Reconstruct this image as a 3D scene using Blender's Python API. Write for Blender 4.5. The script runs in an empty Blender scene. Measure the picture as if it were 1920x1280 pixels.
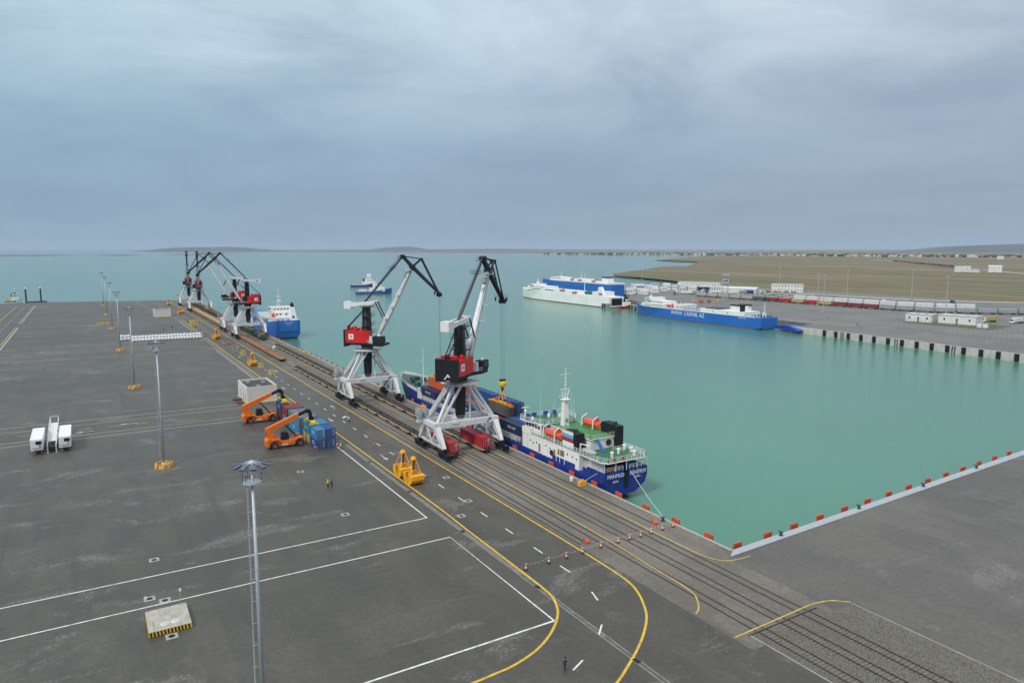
import bpy, math, random
from mathutils import Vector, Matrix
random.seed(7)
R = math.radians
S = bpy.context.scene
COL = S.collection
# ---------------------------------------------------------------- camera, sky, sun, exposure
cam = bpy.data.cameras.new('camera'); camo = bpy.data.objects.new('camera', cam); COL.objects.link(camo)
camo.location = (0, 0, 51); camo.rotation_euler = (R(90 - 7.515), 0, R(-31.208))
cam.sensor_width = 36; cam.lens = 24.73; cam.clip_start = 1; cam.clip_end = 90000
S.camera = camo
S.view_settings.view_transform = 'Standard'; S.view_settings.look = 'None'
S.view_settings.exposure = 0.62; S.view_settings.gamma = 1; S.view_settings.use_curve_mapping = False
S.cycles.max_bounces = 6; S.cycles.volume_bounces = 0; S.cycles.use_denoising = True
SUN_EL, SUN_AZ = 48, 250          # azimuth clockwise from +Y
sun = bpy.data.lights.new('sun', 'SUN'); suno = bpy.data.objects.new('sun', sun); COL.objects.link(suno)
sun.energy = 1.5; sun.angle = R(10); sun.color = (1, .96, .9)
suno.rotation_euler = (R(90 - SUN_EL), 0, R(180 - SUN_AZ)); suno.location = (-100, -100, 300)

def nd(nt, typ, **kw):
    n = nt.nodes.new(typ)
    for k, v in kw.items():
        if k == 'ins':
            for a, b in v.items():
                s = n.inputs[a]
                if isinstance(b, bpy.types.NodeSocket): nt.links.new(b, s)
                else: s.default_value = b
        else: setattr(n, k, v)
    return n
def c4(c): return (c[0], c[1], c[2], 1)
def ramp(nt, fac, stops):
    n = nt.nodes.new('ShaderNodeValToRGB'); nt.links.new(fac, n.inputs[0])
    e = n.color_ramp.elements
    while len(e) < len(stops): e.new(.5)
    for i, (p, c) in enumerate(stops):
        e[i].position = p; e[i].color = c4(c) if not isinstance(c, (int, float)) else (c, c, c, 1)
    return n.outputs[0]
def mixc(nt, f, a, b, mode='MIX'):
    n = nt.nodes.new('ShaderNodeMix'); n.data_type = 'RGBA'; n.blend_type = mode
    for k, v in ((0, f), (6, a), (7, b)):
        if isinstance(v, bpy.types.NodeSocket): nt.links.new(v, n.inputs[k])
        else: n.inputs[k].default_value = v if k == 0 else (c4(v) if len(v) == 3 else v)
    return n.outputs[2]
def mth(nt, op, a, b=0.0, c=None):
    n = nt.nodes.new('ShaderNodeMath'); n.operation = op
    for i, v in enumerate((a, b) if c is None else (a, b, c)):
        if isinstance(v, bpy.types.NodeSocket): nt.links.new(v, n.inputs[i])
        else: n.inputs[i].default_value = v
    return n.outputs[0]

W = bpy.data.worlds.new('World'); S.world = W; W.cycles.sampling_method = 'MANUAL'; W.cycles.sample_map_resolution = 256; W.use_nodes = True
nt = W.node_tree; nt.nodes.clear()
tc = nd(nt, 'ShaderNodeTexCoord'); sep = nd(nt, 'ShaderNodeSeparateXYZ', ins={0: tc.outputs['Generated']})
zc = mth(nt, 'MAXIMUM', sep.outputs[2], 0.0)
den = mth(nt, 'ADD', zc, 0.16)
cv = nd(nt, 'ShaderNodeCombineXYZ', ins={0: mth(nt, 'DIVIDE', sep.outputs[0], den), 1: mth(nt, 'DIVIDE', sep.outputs[1], den)})
n1 = nd(nt, 'ShaderNodeTexNoise', ins={'Vector': cv.outputs[0], 'Scale': 1.15, 'Detail': 9.0, 'Roughness': .58, 'Distortion': .45})
n2 = nd(nt, 'ShaderNodeTexNoise', ins={'Vector': cv.outputs[0], 'Scale': .33, 'Detail': 3.0, 'Roughness': .5})
cl = mth(nt, 'ADD', mth(nt, 'MULTIPLY', n1.outputs[0], .55), mth(nt, 'MULTIPLY', n2.outputs[0], .45))
clr = ramp(nt, cl, [(.40, .0), (.58, 1.0)])
base = ramp(nt, zc, [(0.0, (.215, .272, .345)), (.07, (.186, .242, .322)), (.14, (.196, .256, .338)), (.22, (.222, .285, .36)), (.32, (.26, .325, .395)), (.5, (.42, .47, .515)), (1.0, (.64, .67, .70))])
lite = ramp(nt, zc, [(0.0, (.225, .285, .355)), (.07, (.208, .27, .352)), (.14, (.236, .303, .385)), (.22, (.355, .42, .49)), (.32, (.50, .565, .615)), (.5, (.62, .67, .705)), (1.0, (.80, .83, .85))])
cloud = mixc(nt, clr, base, lite)
sky = nd(nt, 'ShaderNodeTexSky', sky_type='NISHITA', sun_disc=False, sun_elevation=R(SUN_EL), sun_rotation=R(SUN_AZ), altitude=50.0, air_density=1.4, dust_density=2.5)
skys = mixc(nt, 1.0, sky.outputs[0], (.055, .055, .055), 'MULTIPLY')
side = mth(nt, 'MULTIPLY_ADD', mth(nt, 'SUBTRACT', sep.outputs[0], sep.outputs[1]), .5, .5)
cloud = mixc(nt, 1.0, cloud, mixc(nt, side, (.90, 1.02, 1.04), (1.07, 1.0, 1.0)), 'MULTIPLY')   # cooler over the open sea, warmer over the land
col = mixc(nt, .92, skys, cloud)
bg = nd(nt, 'ShaderNodeBackground', ins={0: col, 1: 1.0})
nt.links.new(bg.outputs[0], nd(nt, 'ShaderNodeOutputWorld').inputs[0])

# ---------------------------------------------------------------- helpers
class MB:
    """collects shapes; build() links them as ONE mesh object"""
    def __init__(s, M=None): s.v = []; s.f = []; s.M = M
    def add(s, vs, fs):
        o = len(s.v)
        s.v += [(s.M @ Vector(p)) for p in vs] if s.M else [Vector(p) for p in vs]
        s.f += [[o + i for i in f] for f in fs]; return s
    def box(s, c, d, rz=0, rx=0):
        x, y, z = d[0]/2, d[1]/2, d[2]/2
        m = Matrix.Translation(c) @ Matrix.Rotation(rz, 4, 'Z') @ Matrix.Rotation(rx, 4, 'X')
        vs = [m @ Vector(p) for p in ((-x,-y,-z),(x,-y,-z),(x,y,-z),(-x,y,-z),(-x,-y,z),(x,-y,z),(x,y,z),(-x,y,z))]
        return s.add(vs, [(3,2,1,0),(4,5,6,7),(0,1,5,4),(1,2,6,5),(2,3,7,6),(3,0,4,7)])
    def b(s, x0, x1, y0, y1, z0, z1): return s.box(((x0+x1)/2, (y0+y1)/2, (z0+z1)/2), (x1-x0, y1-y0, z1-z0))
    def beam(s, p, q, w, h=None, w2=None, h2=None):
        p = Vector(p); q = Vector(q); h = h or w; w2 = w2 or w; h2 = h2 or (h if w2 == w else h*w2/w)
        d = (q - p).normalized(); up = Vector((0,0,1)) if abs(d.z) < .95 else Vector((0,1,0))
        a = d.cross(up).normalized(); u = a.cross(d)
        vs = [c + a*sx*ww/2 + u*sy*hh/2 for c, ww, hh in ((p, w, h), (q, w2, h2)) for sx, sy in ((-1,-1),(1,-1),(1,1),(-1,1))]
        return s.add(vs, [(0,1,2,3),(7,6,5,4),(4,5,1,0),(5,6,2,1),(6,7,3,2),(7,4,0,3)])
    def tube(s, p, q, r, n=8, r2=None, cap=True):
        p = Vector(p); q = Vector(q); r2 = r if r2 is None else r2
        d = (q - p).normalized(); up = Vector((0,0,1)) if abs(d.z) < .95 else Vector((0,1,0))
        a = d.cross(up).normalized(); u = a.cross(d)
        vs = [c + (a*math.cos(t*math.tau/n) + u*math.sin(t*math.tau/n))*rr for c, rr in ((p, r), (q, r2)) for t in range(n)]
        fs = [(i, n+i, n+(i+1) % n, (i+1) % n) for i in range(n)]
        if cap: fs += [tuple(range(n)), tuple(range(2*n-1, n-1, -1))]
        return s.add(vs, fs)
    def poly(s, pts, r, n=6):
        for a, b_ in zip(pts, pts[1:]): s.tube(a, b_, r, n)
        return s
    def prism(s, pts, z0, z1, axis='z'):
        n = len(pts)
        if axis == 'z': vs = [(x, y, z0) for x, y in pts] + [(x, y, z1) for x, y in pts]
        elif axis == 'y': vs = [(x, z0, y) for x, y in pts] + [(x, z1, y) for x, y in pts]
        else: vs = [(z0, x, y) for x, y in pts] + [(z1, x, y) for x, y in pts]
        return s.add(vs, [tuple(range(n-1, -1, -1)), tuple(range(n, 2*n))] + [(i, (i+1) % n, n+(i+1) % n, n+i) for i in range(n)])
    def lathe(s, c, prof, n=10):
        m = len(prof); vs = []
        for r, z in prof: vs += [(c[0]+r*math.cos(t*math.tau/n), c[1]+r*math.sin(t*math.tau/n), c[2]+z) for t in range(n)]
        fs = [(k*n+i, k*n+(i+1) % n, (k+1)*n+(i+1) % n, (k+1)*n+i) for k in range(m-1) for i in range(n)]
        return s.add(vs, fs + [tuple(range(n-1, -1, -1)), tuple(range((m-1)*n, m*n))])
    def blob(s, c, r, n=8, k=5):
        prof = [(max(.001, math.sin(math.pi*i/k))*1.0, -math.cos(math.pi*i/k)) for i in range(k+1)]
        vs = []
        for a, z in prof: vs += [(c[0]+r[0]*a*math.cos(t*math.tau/n), c[1]+r[1]*a*math.sin(t*math.tau/n), c[2]+r[2]*z) for t in range(n)]
        return s.add(vs, [(j*n+i, j*n+(i+1) % n, (j+1)*n+(i+1) % n, (j+1)*n+i) for j in range(k) for i in range(n)])
    def loft(s, secs, cap=True):
        """closed sections, all with the same point count"""
        n = len(secs[0]); vs = [p for q in secs for p in q]
        fs = [(k*n+i, k*n+(i+1) % n, (k+1)*n+(i+1) % n, (k+1)*n+i) for k in range(len(secs)-1) for i in range(n)]
        if cap: fs += [tuple(range(n-1, -1, -1)), tuple(range((len(secs)-1)*n, len(secs)*n))]
        return s.add(vs, fs)
    def rail(s, pts, h=1.05, r=.035, step=1.6, rows=3):
        """guard rail along a polyline"""
        for a, b_ in zip(pts, pts[1:]):
            a = Vector(a); b_ = Vector(b_); L = (b_-a).length; k = max(1, round(L/step))
            for i in range(k+1): s.beam(a.lerp(b_, i/k), a.lerp(b_, i/k)+Vector((0,0,h)), r*1.6)
            for j in range(1, rows+1): s.beam(a+Vector((0,0,h*j/rows)), b_+Vector((0,0,h*j/rows)), r*1.4)
        return s
    def mesh(s, name, m, smooth=False):
        me = bpy.data.meshes.new(name); me.from_pydata(s.v, [], s.f)
        me.materials.append(m); me.validate(); 
        import bmesh
        bm = bmesh.new(); bm.from_mesh(me); bmesh.ops.recalc_face_normals(bm, faces=bm.faces); bm.to_mesh(me); bm.free()
        if smooth:
            for p in me.polygons: p.use_smooth = True
        return me
    def build(s, name, m, parent=None, smooth=False): return link(name, s.mesh(name, m, smooth), parent)
def link(name, me, parent=None):
    o = bpy.data.objects.new(name, me); COL.objects.link(o); o.parent = parent; return o
def tag(o, label=None, cat=None, group=None, kind=None):
    for k, v in (('label', label), ('category', cat), ('group', group), ('kind', kind)):
        if v: o[k] = v
    return o
def thing(name, label, cat, loc=(0,0,0), rz=0, group=None):
    o = bpy.data.objects.new(name, None); COL.objects.link(o); o.empty_display_size = .5
    o.location = loc; o.rotation_euler = (0, 0, rz); return tag(o, label, cat, group)
ORD = 'first second third fourth fifth sixth seventh eighth ninth tenth eleventh twelfth thirteenth fourteenth fifteenth sixteenth seventeenth eighteenth nineteenth twentieth'.split()
ORD += ['twenty-'+w for w in ORD[:9]] + ['thirtieth'] + ['thirty-'+w for w in ORD[:9]]
def copy_tree(o, loc=None, rz=None, label=None, group=None, parent=None):
    c = o.copy(); COL.objects.link(c)
    c.parent = parent
    if loc is not None: c.location = loc
    if rz is not None: c.rotation_euler = (0, 0, rz)
    if label: c['label'] = label
    if group: c['group'] = group
    for ch in list(o.children): copy_tree(ch, parent=c)
    return c
def text_mb(txt, size, depth=.02, sx=1.0):
    """raised lettering as a mesh in the local XZ plane facing -Y, centred"""
    cu = bpy.data.curves.new('t', 'FONT'); cu.body = txt; cu.size = size; cu.align_x = 'CENTER'; cu.align_y = 'CENTER'
    cu.extrude = depth/2; cu.resolution_u = 2
    o = bpy.data.objects.new('t', cu); COL.objects.link(o)
    dg = bpy.context.evaluated_depsgraph_get(); me = bpy.data.meshes.new_from_object(o.evaluated_get(dg))
    vs = [(v.co.x*sx, -v.co.z, v.co.y) for v in me.vertices]; fs = [tuple(p.vertices) for p in me.polygons]
    bpy.data.objects.remove(o); bpy.data.curves.remove(cu); bpy.data.meshes.remove(me)
    return vs, fs
def lettering(txt, size, M, mat_, parent, name='lettering', sx=1.0):
    vs, fs = text_mb(txt, size, .03, sx); mb = MB(M); mb.add(vs, fs); return mb.build(name, mat_, parent)
def XF(loc, rz=0, rx=0): return Matrix.Translation(loc) @ Matrix.Rotation(rz, 4, 'Z') @ Matrix.Rotation(rx, 4, 'X')

MATS = {}
def mat(name, c, rough=.55, metal=0.0, var=.12, scale=1.5, bump=0.0, dirt=None, spec=.5, coat=0.0):
    if name in MATS: return MATS[name]
    m = bpy.data.materials.new(name); m.use_nodes = True; MATS[name] = m
    t = m.node_tree; p = t.nodes['Principled BSDF']
    g = nd(t, 'ShaderNodeTexCoord').outputs['Object']
    oi = nd(t, 'ShaderNodeObjectInfo')
    off = nd(t, 'ShaderNodeVectorMath', operation='ADD', ins={0: g, 1: oi.outputs['Location']})
    n = nd(t, 'ShaderNodeTexNoise', ins={'Vector': off.outputs[0], 'Scale': scale, 'Detail': 5.0, 'Roughness': .6})
    f = ramp(t, n.outputs[0], [(.3, 0.0), (.7, 1.0)])
    lo = tuple(x*(1-var*1.3) for x in c); hi = tuple(min(1, x*(1+var)) for x in c)
    o = mixc(t, f, lo, hi)
    if dirt:
        sc = nd(t, 'ShaderNodeMapping', ins={0: off.outputs[0], 'Scale': (1, 1, .22)})
        n2 = nd(t, 'ShaderNodeTexNoise', ins={'Vector': sc.outputs[0], 'Scale': dirt[2] if len(dirt) > 2 else 2.0, 'Detail': 6.0, 'Roughness': .68})
        o = mixc(t, mth(t, 'MULTIPLY', ramp(t, n2.outputs[0], [(.52, 0.0), (.72, 1.0)]), dirt[1]), o, dirt[0])
    t.links.new(o, p.inputs['Base Color'])
    p.inputs['Roughness'].default_value = rough; p.inputs['Metallic'].default_value = metal
    p.inputs['Specular IOR Level'].default_value = spec; p.inputs['Coat Weight'].default_value = coat
    if bump:
        b = nd(t, 'ShaderNodeBump', ins={'Strength': bump, 'Distance': .05, 'Height': n.outputs[0]}); t.links.new(b.outputs[0], p.inputs['Normal'])
    return m
RUST = (.16, .065, .025); GRIME = (.12, .105, .085)
white = mat('white_paint', (.72, .73, .73), .45, var=.07, dirt=(GRIME, .35))
ship_white = mat('ship_white', (.76, .76, .74), .4, var=.06, dirt=((.38, .27, .17), .22, .8))
cwhite = mat('crane_white', (.60, .62, .63), .45, var=.08, dirt=((.24, .20, .16), .42, 1.1))
black = mat('black_steel', (.011, .0125, .017), .5, var=.3, spec=.3)
dark = mat('dark_metal', (.035, .036, .038), .6, var=.3, dirt=((.12, .08, .05), .4))
red = mat('crane_red', (.56, .012, .016), .42, var=.1, dirt=((.2, .02, .02), .4))
yellow = mat('grab_yellow', (.78, .36, .012), .45, var=.12, dirt=((.25, .11, .02), .6, 1.3))
lemon = mat('lemon_yellow', (.72, .52, .03), .5, var=.12, dirt=((.3, .2, .03), .4))
orange = mat('machine_orange', (.70, .15, .01), .42, var=.1, dirt=((.3, .08, .02), .5))
rubber = mat('rubber', (.02, .02, .021), .8, var=.3)
glass = mat('dark_glass', (.015, .02, .025), .08, var=.1)
grey = mat('grey_steel', (.32, .34, .35), .5, var=.12, dirt=(GRIME, .4))
galv = mat('galvanised', (.42, .46, .50), .45, metal=.35, var=.1)
rust = mat('rusty_steel', (.14, .075, .04), .8, var=.4, scale=2.5, bump=.3)
concrete = mat('concrete', (.33, .32, .295), .85, var=.18, scale=.8, dirt=((.17, .16, .145), .6), bump=.2)
# ---------------------------------------------------------------- setting
def newmat(name):
    m = bpy.data.materials.new(name); m.use_nodes = True; MATS[name] = m
    return m, m.node_tree, m.node_tree.nodes['Principled BSDF']
def noise(t, vec, sc, det=5.0, ro=.6, dist=0.0):
    return nd(t, 'ShaderNodeTexNoise', ins={'Vector': vec, 'Scale': sc, 'Detail': det, 'Roughness': ro, 'Distortion': dist}).outputs[0]
def mapped(t, vec, sc, rot=0):
    return nd(t, 'ShaderNodeMapping', ins={0: vec, 'Scale': sc, 'Rotation': (0, 0, rot)}).outputs[0]
def paving(name, base, light, darkc, lm=.6, scuff=(.30, .29, .27), rough=.54):
    m, t, p = newmat(name)
    g = nd(t, 'ShaderNodeNewGeometry').outputs['Position']
    a = noise(t, g, .018, 4, .55); b = noise(t, mapped(t, g, (1, .35, 1), .15), .16, 6, .65); f = noise(t, g, 1.3, 6, .75); ff = noise(t, g, 7.0, 3, .8)
    o = mixc(t, ramp(t, a, [(.35, 0.0), (.65, 1.0)]), base, light)
    o = mixc(t, mth(t, 'MULTIPLY', ramp(t, b, [(.42, 1.0), (.58, 0.0)]), .5), o, darkc)
    sc = noise(t, mapped(t, g, (.5, 1.0, 1), .5), .11, 9, .72, .6)       # worn pale scuffs
    sm = ramp(t, sc, [(.555, 0.0), (.64, 1.0)])
    sp = ramp(t, noise(t, g, 2.6, 8, .85), [(.46, 0.0), (.58, 1.0)])
    o = mixc(t, mth(t, 'MULTIPLY', mth(t, 'MULTIPLY', sm, sp), lm), o, scuff)
    tr = noise(t, mapped(t, g, (.9, .03, 1), .12), .5, 4, .6)            # faint tyre marks
    o = mixc(t, mth(t, 'MULTIPLY', ramp(t, tr, [(.57, 0.0), (.68, 1.0)]), .42), o, darkc)
    sg = nd(t, 'ShaderNodeSeparateXYZ', ins={0: g}); wn = nd(t, 'ShaderNodeTexWhiteNoise', noise_dimensions='1D', ins={'W': mth(t, 'FLOOR', mth(t, 'DIVIDE', sg.outputs[1], 8.0))}); wn2 = nd(t, 'ShaderNodeTexWhiteNoise', noise_dimensions='2D', ins={'Vector': nd(t, 'ShaderNodeVectorMath', operation='FLOOR', ins={0: mapped(t, g, (.021, .125, 0))}).outputs[0]})
    o = mixc(t, 1.0, o, mixc(t, wn2.outputs[0], (.93, .93, .93), (1.07, 1.07, 1.07)), 'MULTIPLY')     # paving lanes laid at different times
    oil = ramp(t, noise(t, g, .28, 3, .5), [(.70, 0.0), (.76, 1.0)]); o = mixc(t, mth(t, 'MULTIPLY', oil, .45), o, tuple(x*.6 for x in darkc))
    o = mixc(t, .85, o, mixc(t, ramp(t, f, [(.3, 0.0), (.7, 1.0)]), (.72, .72, .72), (1.3, 1.3, 1.3)), 'MULTIPLY')
    o = mixc(t, .9, o, mixc(t, ramp(t, ff, [(.3, 0.0), (.7, 1.0)]), (.74, .74, .74), (1.28, 1.28, 1.28)), 'MULTIPLY')
    t.links.new(o, p.inputs['Base Color'])
    t.links.new(mth(t, 'MULTIPLY_ADD', b, .3, rough-.15), p.inputs['Roughness'])
    bp = nd(t, 'ShaderNodeBump', ins={'Strength': .25, 'Distance': .03, 'Height': f}); t.links.new(bp.outputs[0], p.inputs['Normal'])
    return m
asphalt = paving('apron_asphalt', (.063, .0575, .0465), (.084, .077, .063), (.040, .0365, .030), .8, (.23, .22, .20))
asphalt2 = paving('yard_paving', (.094, .088, .076), (.119, .112, .097), (.066, .061, .054), .6, (.22, .225, .22))
trackcon = paving('track_concrete', (.138, .124, .102), (.18, .163, .136), (.082, .073, .06), .4, (.25, .235, .20), .8)
yardcon = paving('terminal_paving', (.125, .12, .112), (.165, .16, .148), (.085, .083, .078), .5)

def sea_mat():
    m, t, p = newmat('sea_water')
    g = nd(t, 'ShaderNodeNewGeometry').outputs['Position']
    a = noise(t, mapped(t, g, (1, .45, 1), .6), .0016, 5, .55, .8); b = noise(t, mapped(t, g, (.5, 1, 1), .5), .012, 4, .55)
    o = mixc(t, ramp(t, a, [(.3, 0.0), (.7, 1.0)]), (.05, .182, .124), (.09, .228, .168))
    o = mixc(t, mth(t, 'MULTIPLY', ramp(t, b, [(.4, 0.0), (.65, 1.0)]), .3), o, (.072, .23, .155))
    t.links.new(o, p.inputs['Base Color'])
    p.inputs['Roughness'].default_value = .1; p.inputs['IOR'].default_value = 1.33
    w1 = noise(t, mapped(t, g, (1, 2.2, 1), .55), .55, 3, .6, .3); w2 = noise(t, mapped(t, g, (1, 1.8, 1), .9), 2.2, 2, .6)
    h = mth(t, 'ADD', w1, mth(t, 'MULTIPLY', w2, .55))
    bp = nd(t, 'ShaderNodeBump', ins={'Strength': .26, 'Distance': .3, 'Height': h}); t.links.new(bp.outputs[0], p.inputs['Normal'])
    return m
def field_mat():
    m, t, p = newmat('dry_grass')
    g = nd(t, 'ShaderNodeNewGeometry').outputs['Position']
    a = noise(t, mapped(t, g, (1, .16, 1), -.62), .009, 7, .66, .3); b = noise(t, mapped(t, g, (1, .25, 1), -.62), .03, 6, .7); c = noise(t, mapped(t, g, (1, .4, 1), -.62), .0028, 6, .6)
    o = ramp(t, a, [(.30, (.10, .09, .05)), (.42, (.165, .135, .085)), (.52, (.20, .155, .105)), (.60, (.25, .195, .135)), (.72, (.30, .24, .17))])
    o = mixc(t, mth(t, 'MULTIPLY', ramp(t, c, [(.40, 0.0), (.58, 1.0)]), .6), o, (.115, .125, .07))
    o = mixc(t, mth(t, 'MULTIPLY', ramp(t, b, [(.5, 0.0), (.66, 1.0)]), .65), o, (.085, .075, .045))
    t.links.new(o, p.inputs['Base Color']); p.inputs['Roughness'].default_value = .95
    p.inputs['Specular IOR Level'].default_value = .15
    return m
seam = sea_mat(); fieldm = field_mat()
ZW = -4.0
def flat(name, pts, z, m, parent=None, kind='structure'):
    mb = MB(); mb.add([(x, y, z) for x, y in pts], [tuple(range(len(pts)))]); o = mb.build(name, m, parent)
    return tag(o, kind=kind) if parent is None else o
def slab(name, pts, z0, z1, m, parent=None):
    o = MB().prism(pts, z0, z1).build(name, m, parent); return tag(o, kind='structure') if parent is None else o
flat('sea', [(-40000, -3000), (40000, -3000), (40000, 40000), (-40000, 40000)], ZW, seam)
apron = slab('apron', [(-450, -80), (91.0, -80), (91.0, 78.05), (91.5, 78.1), (91.5, 765), (60, 778), (-30, 808), (-450, 792)], -9, 0, asphalt)
yard = slab('paved_yard', [(91.05, -80), (430, -80), (430, 87.6), (91.05, 78.05)], -9, 0.0, asphalt2)
strip = flat('crane_track_pavement', [(70.0, 56), (72.3, 56), (72.7, 58.6), (86.6, 58.8), (86.7, 56.6), (88.1, 56.6), (88.3, 76.5), (91.45, 77.4), (91.45, 765), (70.2, 765)], .006, trackcon)
flat('paved_corner', [(88.1, 56.6), (92, 56.8), (91.5, -79), (430, -79), (430, 87), (91.06, 77.9), (91.06, 76.6), (88.3, 76.5)], .004, asphalt2)
tag(slab('quay_coping', [(89.0, 76.6), (91.3, 76.65), (430, 85.2), (430, 87.7), (91.4, 78.2)], -.2, .16, mat('coping_paint', (.34, .37, .41), .6, var=.1, dirt=((.3, .3, .3), .4))), kind='structure')
slab('quay_edge_beam', [(91.0, 78.3), (91.62, 78.3), (91.62, 765), (91.0, 765)], -9, .05, concrete)
# painted lines, children of what they are painted on
def paint(name, c): return mat(name, c, .6, var=.16, scale=1.2, dirt=((.1, .095, .08), .8, 1.1))
pwhite = paint('white_line_paint', (.66, .66, .64)); pyel = paint('yellow_line_paint', (.62, .40, .02)); pyel2 = paint('worn_yellow_paint', (.56, .38, .07)); pgrey = paint('worn_white_paint', (.46, .46, .45))
def ribbon(pts, w, z, name='painted_line', m=pwhite, parent=None):
    P = [Vector((x, y, z)) for x, y in pts]; vs = []; n = len(P)
    for i in range(n):
        d = (P[min(i+1, n-1)] - P[max(i-1, 0)]).normalized(); a = Vector((-d.y, d.x, 0))*w/2
        if 0 < i < n-1:
            d0 = (P[i]-P[i-1]).normalized(); a = a/max(.6, d0.dot(d))
        vs += [P[i]+a, P[i]-a]
    mb = MB(); mb.add(vs, [(2*i, 2*i+1, 2*i+3, 2*i+2) for i in range(n-1)]); return mb.build(name, m, parent or apron)
def lead(pts, curve): return pts + spl(curve)
def spl(pts, k=6):
    out = []
    for i in range(len(pts)-1):
        p0 = pts[max(0, i-1)]; p1 = pts[i]; p2 = pts[i+1]; p3 = pts[min(len(pts)-1, i+2)]
        for j in range(k):
            t = j/k
            out.append(tuple(.5*((2*p1[a]) + (-p0[a]+p2[a])*t + (2*p0[a]-5*p1[a]+4*p2[a]-p3[a])*t*t + (-p0[a]+3*p1[a]-3*p2[a]+p3[a])*t**3) for a in (0, 1)))
    return out + [pts[-1]]
Z1 = .006
ribbon([(-60, 119.1), (52.9, 118.8), (53.6, 236)], .26, Z1)
ribbon([(-60, 108.9), (52.7, 108.3), (52.4, 75.2), (10, 75.2), (-20, 75.4)], .26, Z1)
ribbon([(54.6, 260), (54.6, 379.7), (-60, 388.6)], .3, Z1, m=pgrey)
ribbon([(55.3, 478), (55.3, 545), (-36, 553.6)], .3, Z1, m=pgrey)
ribbon([(52, 590), (40, 760)], .3, Z1, m=pgrey)
ribbon(lead([(58.2, 560), (57.6, 434), (57.4, 250), (57.2, 130), (57.1, 119.5), (56.8, 109.7), (56.55, 95), (56.45, 88)], [(56.4, 85.2), (56.1, 81.4), (55.2, 78.8), (53.9, 76.5), (51.7, 74.1), (48.9, 71.9), (45.7, 70.2), (42, 69.1), (39, 68.8), (36.4, 68.6), (30, 68.4)]), .36, .012, m=pyel)
ribbon(lead([(69.3, 765), (69.3, 120), (69.3, 96)], [(69.28, 89.8), (69.1, 82.8), (68.6, 78), (67.2, 74.3), (65.2, 70.9), (63.6, 68.9), (61, 66.5), (57.7, 64), (54.1, 61.7), (50.8, 59.8), (44, 56.5)]), .34, .012, m=pyel)
ribbon(lead([(76.35, 400), (76.3, 130), (76.1, 98), (75.7, 86.6), (75.45, 82)], [(75.25, 77), (75.0, 73.1), (74.4, 70.4), (72.8, 68.1), (71.5, 66.9), (70.5, 66.4)]), .22, .026, m=pyel2, parent=strip)
ribbon(lead([(85.7, 765), (85.6, 130), (85.5, 102.3), (85.4, 91.8), (85.38, 86)], [(85.4, 83), (85.55, 79.9), (86.1, 77.6), (87.4, 76), (89.6, 75.4), (92.2, 75.2)]), .22, .026, m=pyel2, parent=strip)
ribbon(spl([(70.4, 59.3), (78, 59.45), (84.2, 59.6), (86.9, 59.6), (89.1, 59.2), (90.6, 58.6), (91.4, 57.8), (92.3, 57.1)]), .24, .03, m=pyel2, parent=strip)
for y in [64.3+9.55*i for i in range(2, 60)]:
    if y > 86: ribbon([(63.1, y+1.2), (63.1, y+4.0)], .24, Z1, 'lane_dash')
for a, b in (((61.9, 79.1), (61.1, 76.6)), ((57.4, 71.0), (55.5, 69.2)), ((50.1, 65.6), (47.8, 64.5)), ((62.9, 88.8), (62.9, 86.0))): ribbon([a, b], .24, .014, 'lane_dash')
# cross roads on the apron
for y, m_ in ((242.5, pgrey), (236.6, pyel2), (223.4, pyel2), (219.2, pgrey)): ribbon([(-90, y+.9), (43 if y > 220 else 42, y-.6)], .26, Z1, m=m_)
for i in range(12): ribbon([(-62+i*7.2, 231.6-i*.16), (-58.6+i*7.2, 231.5-i*.16)], .24, Z1, 'lane_dash', pgrey)
ribbon(spl([(-90, 406), (0, 404), (39, 404.5), (50, 396), (54.4, 387.2), (57.4, 375)]), .26, .008, m=pyel2)
ribbon(spl([(-90, 421), (20, 416.8), (40, 414.7), (48, 416), (54, 423.5), (57.1, 434.6)]), .26, .008, m=pyel2)
ribbon([(-90, 440.5), (12, 434.3)], .26, Z1, m=pgrey)
for i in range(9): ribbon([(-60+i*9, 413.2-i*.2), (-55+i*9, 413.1-i*.2)], .26, Z1, 'lane_dash', pgrey)
ribbon([(-36, 595.5), (40, 591)], .3, Z1, m=pgrey)
for x, y0, y1, m_ in ((-39.2, 430, 555, pwhite), (-40.6, 430, 558, pyel2), (-39.3, 585, 762, pgrey), (-40.6, 583, 762, pyel2), (-53.4, 560, 760, pyel2)): ribbon([(x, y0), (x, y1)], .34, .01, m=m_)
for i in range(14): ribbon([(-47, 470+i*20), (-47, 478+i*20)], .3, Z1, 'lane_dash', pgrey)
def arrow(x, y, rz, s=1.0):
    M_ = XF((x, y, .007), rz); mb = MB(M_)
    mb.add([(-.12*s, -2*s, 0), (.12*s, -2*s, 0), (.12*s, .4*s, 0), (-.12*s, .4*s, 0)], [(0, 1, 2, 3)]); mb.add([(-.5*s, .4*s, 0), (.5*s, .4*s, 0), (0, 1.8*s, 0)], [(0, 1, 2)])
    return mb.build('lane_arrow', pgrey, apron)
for x, y in ((60.2, 160), (60.4, 205), (66.2, 222), (60, 262), (66, 300), (60.4, 350), (66, 385), (60.4, 470), (66, 520)): arrow(x, y, 0 if x > 63 else math.pi, 1.3)
for x, y in ((8, 231), (-3, 227), (26, 400), (28, 409), (-30, 407), (-20, 418)): arrow(x, y, math.pi/2, 1.3)
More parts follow.
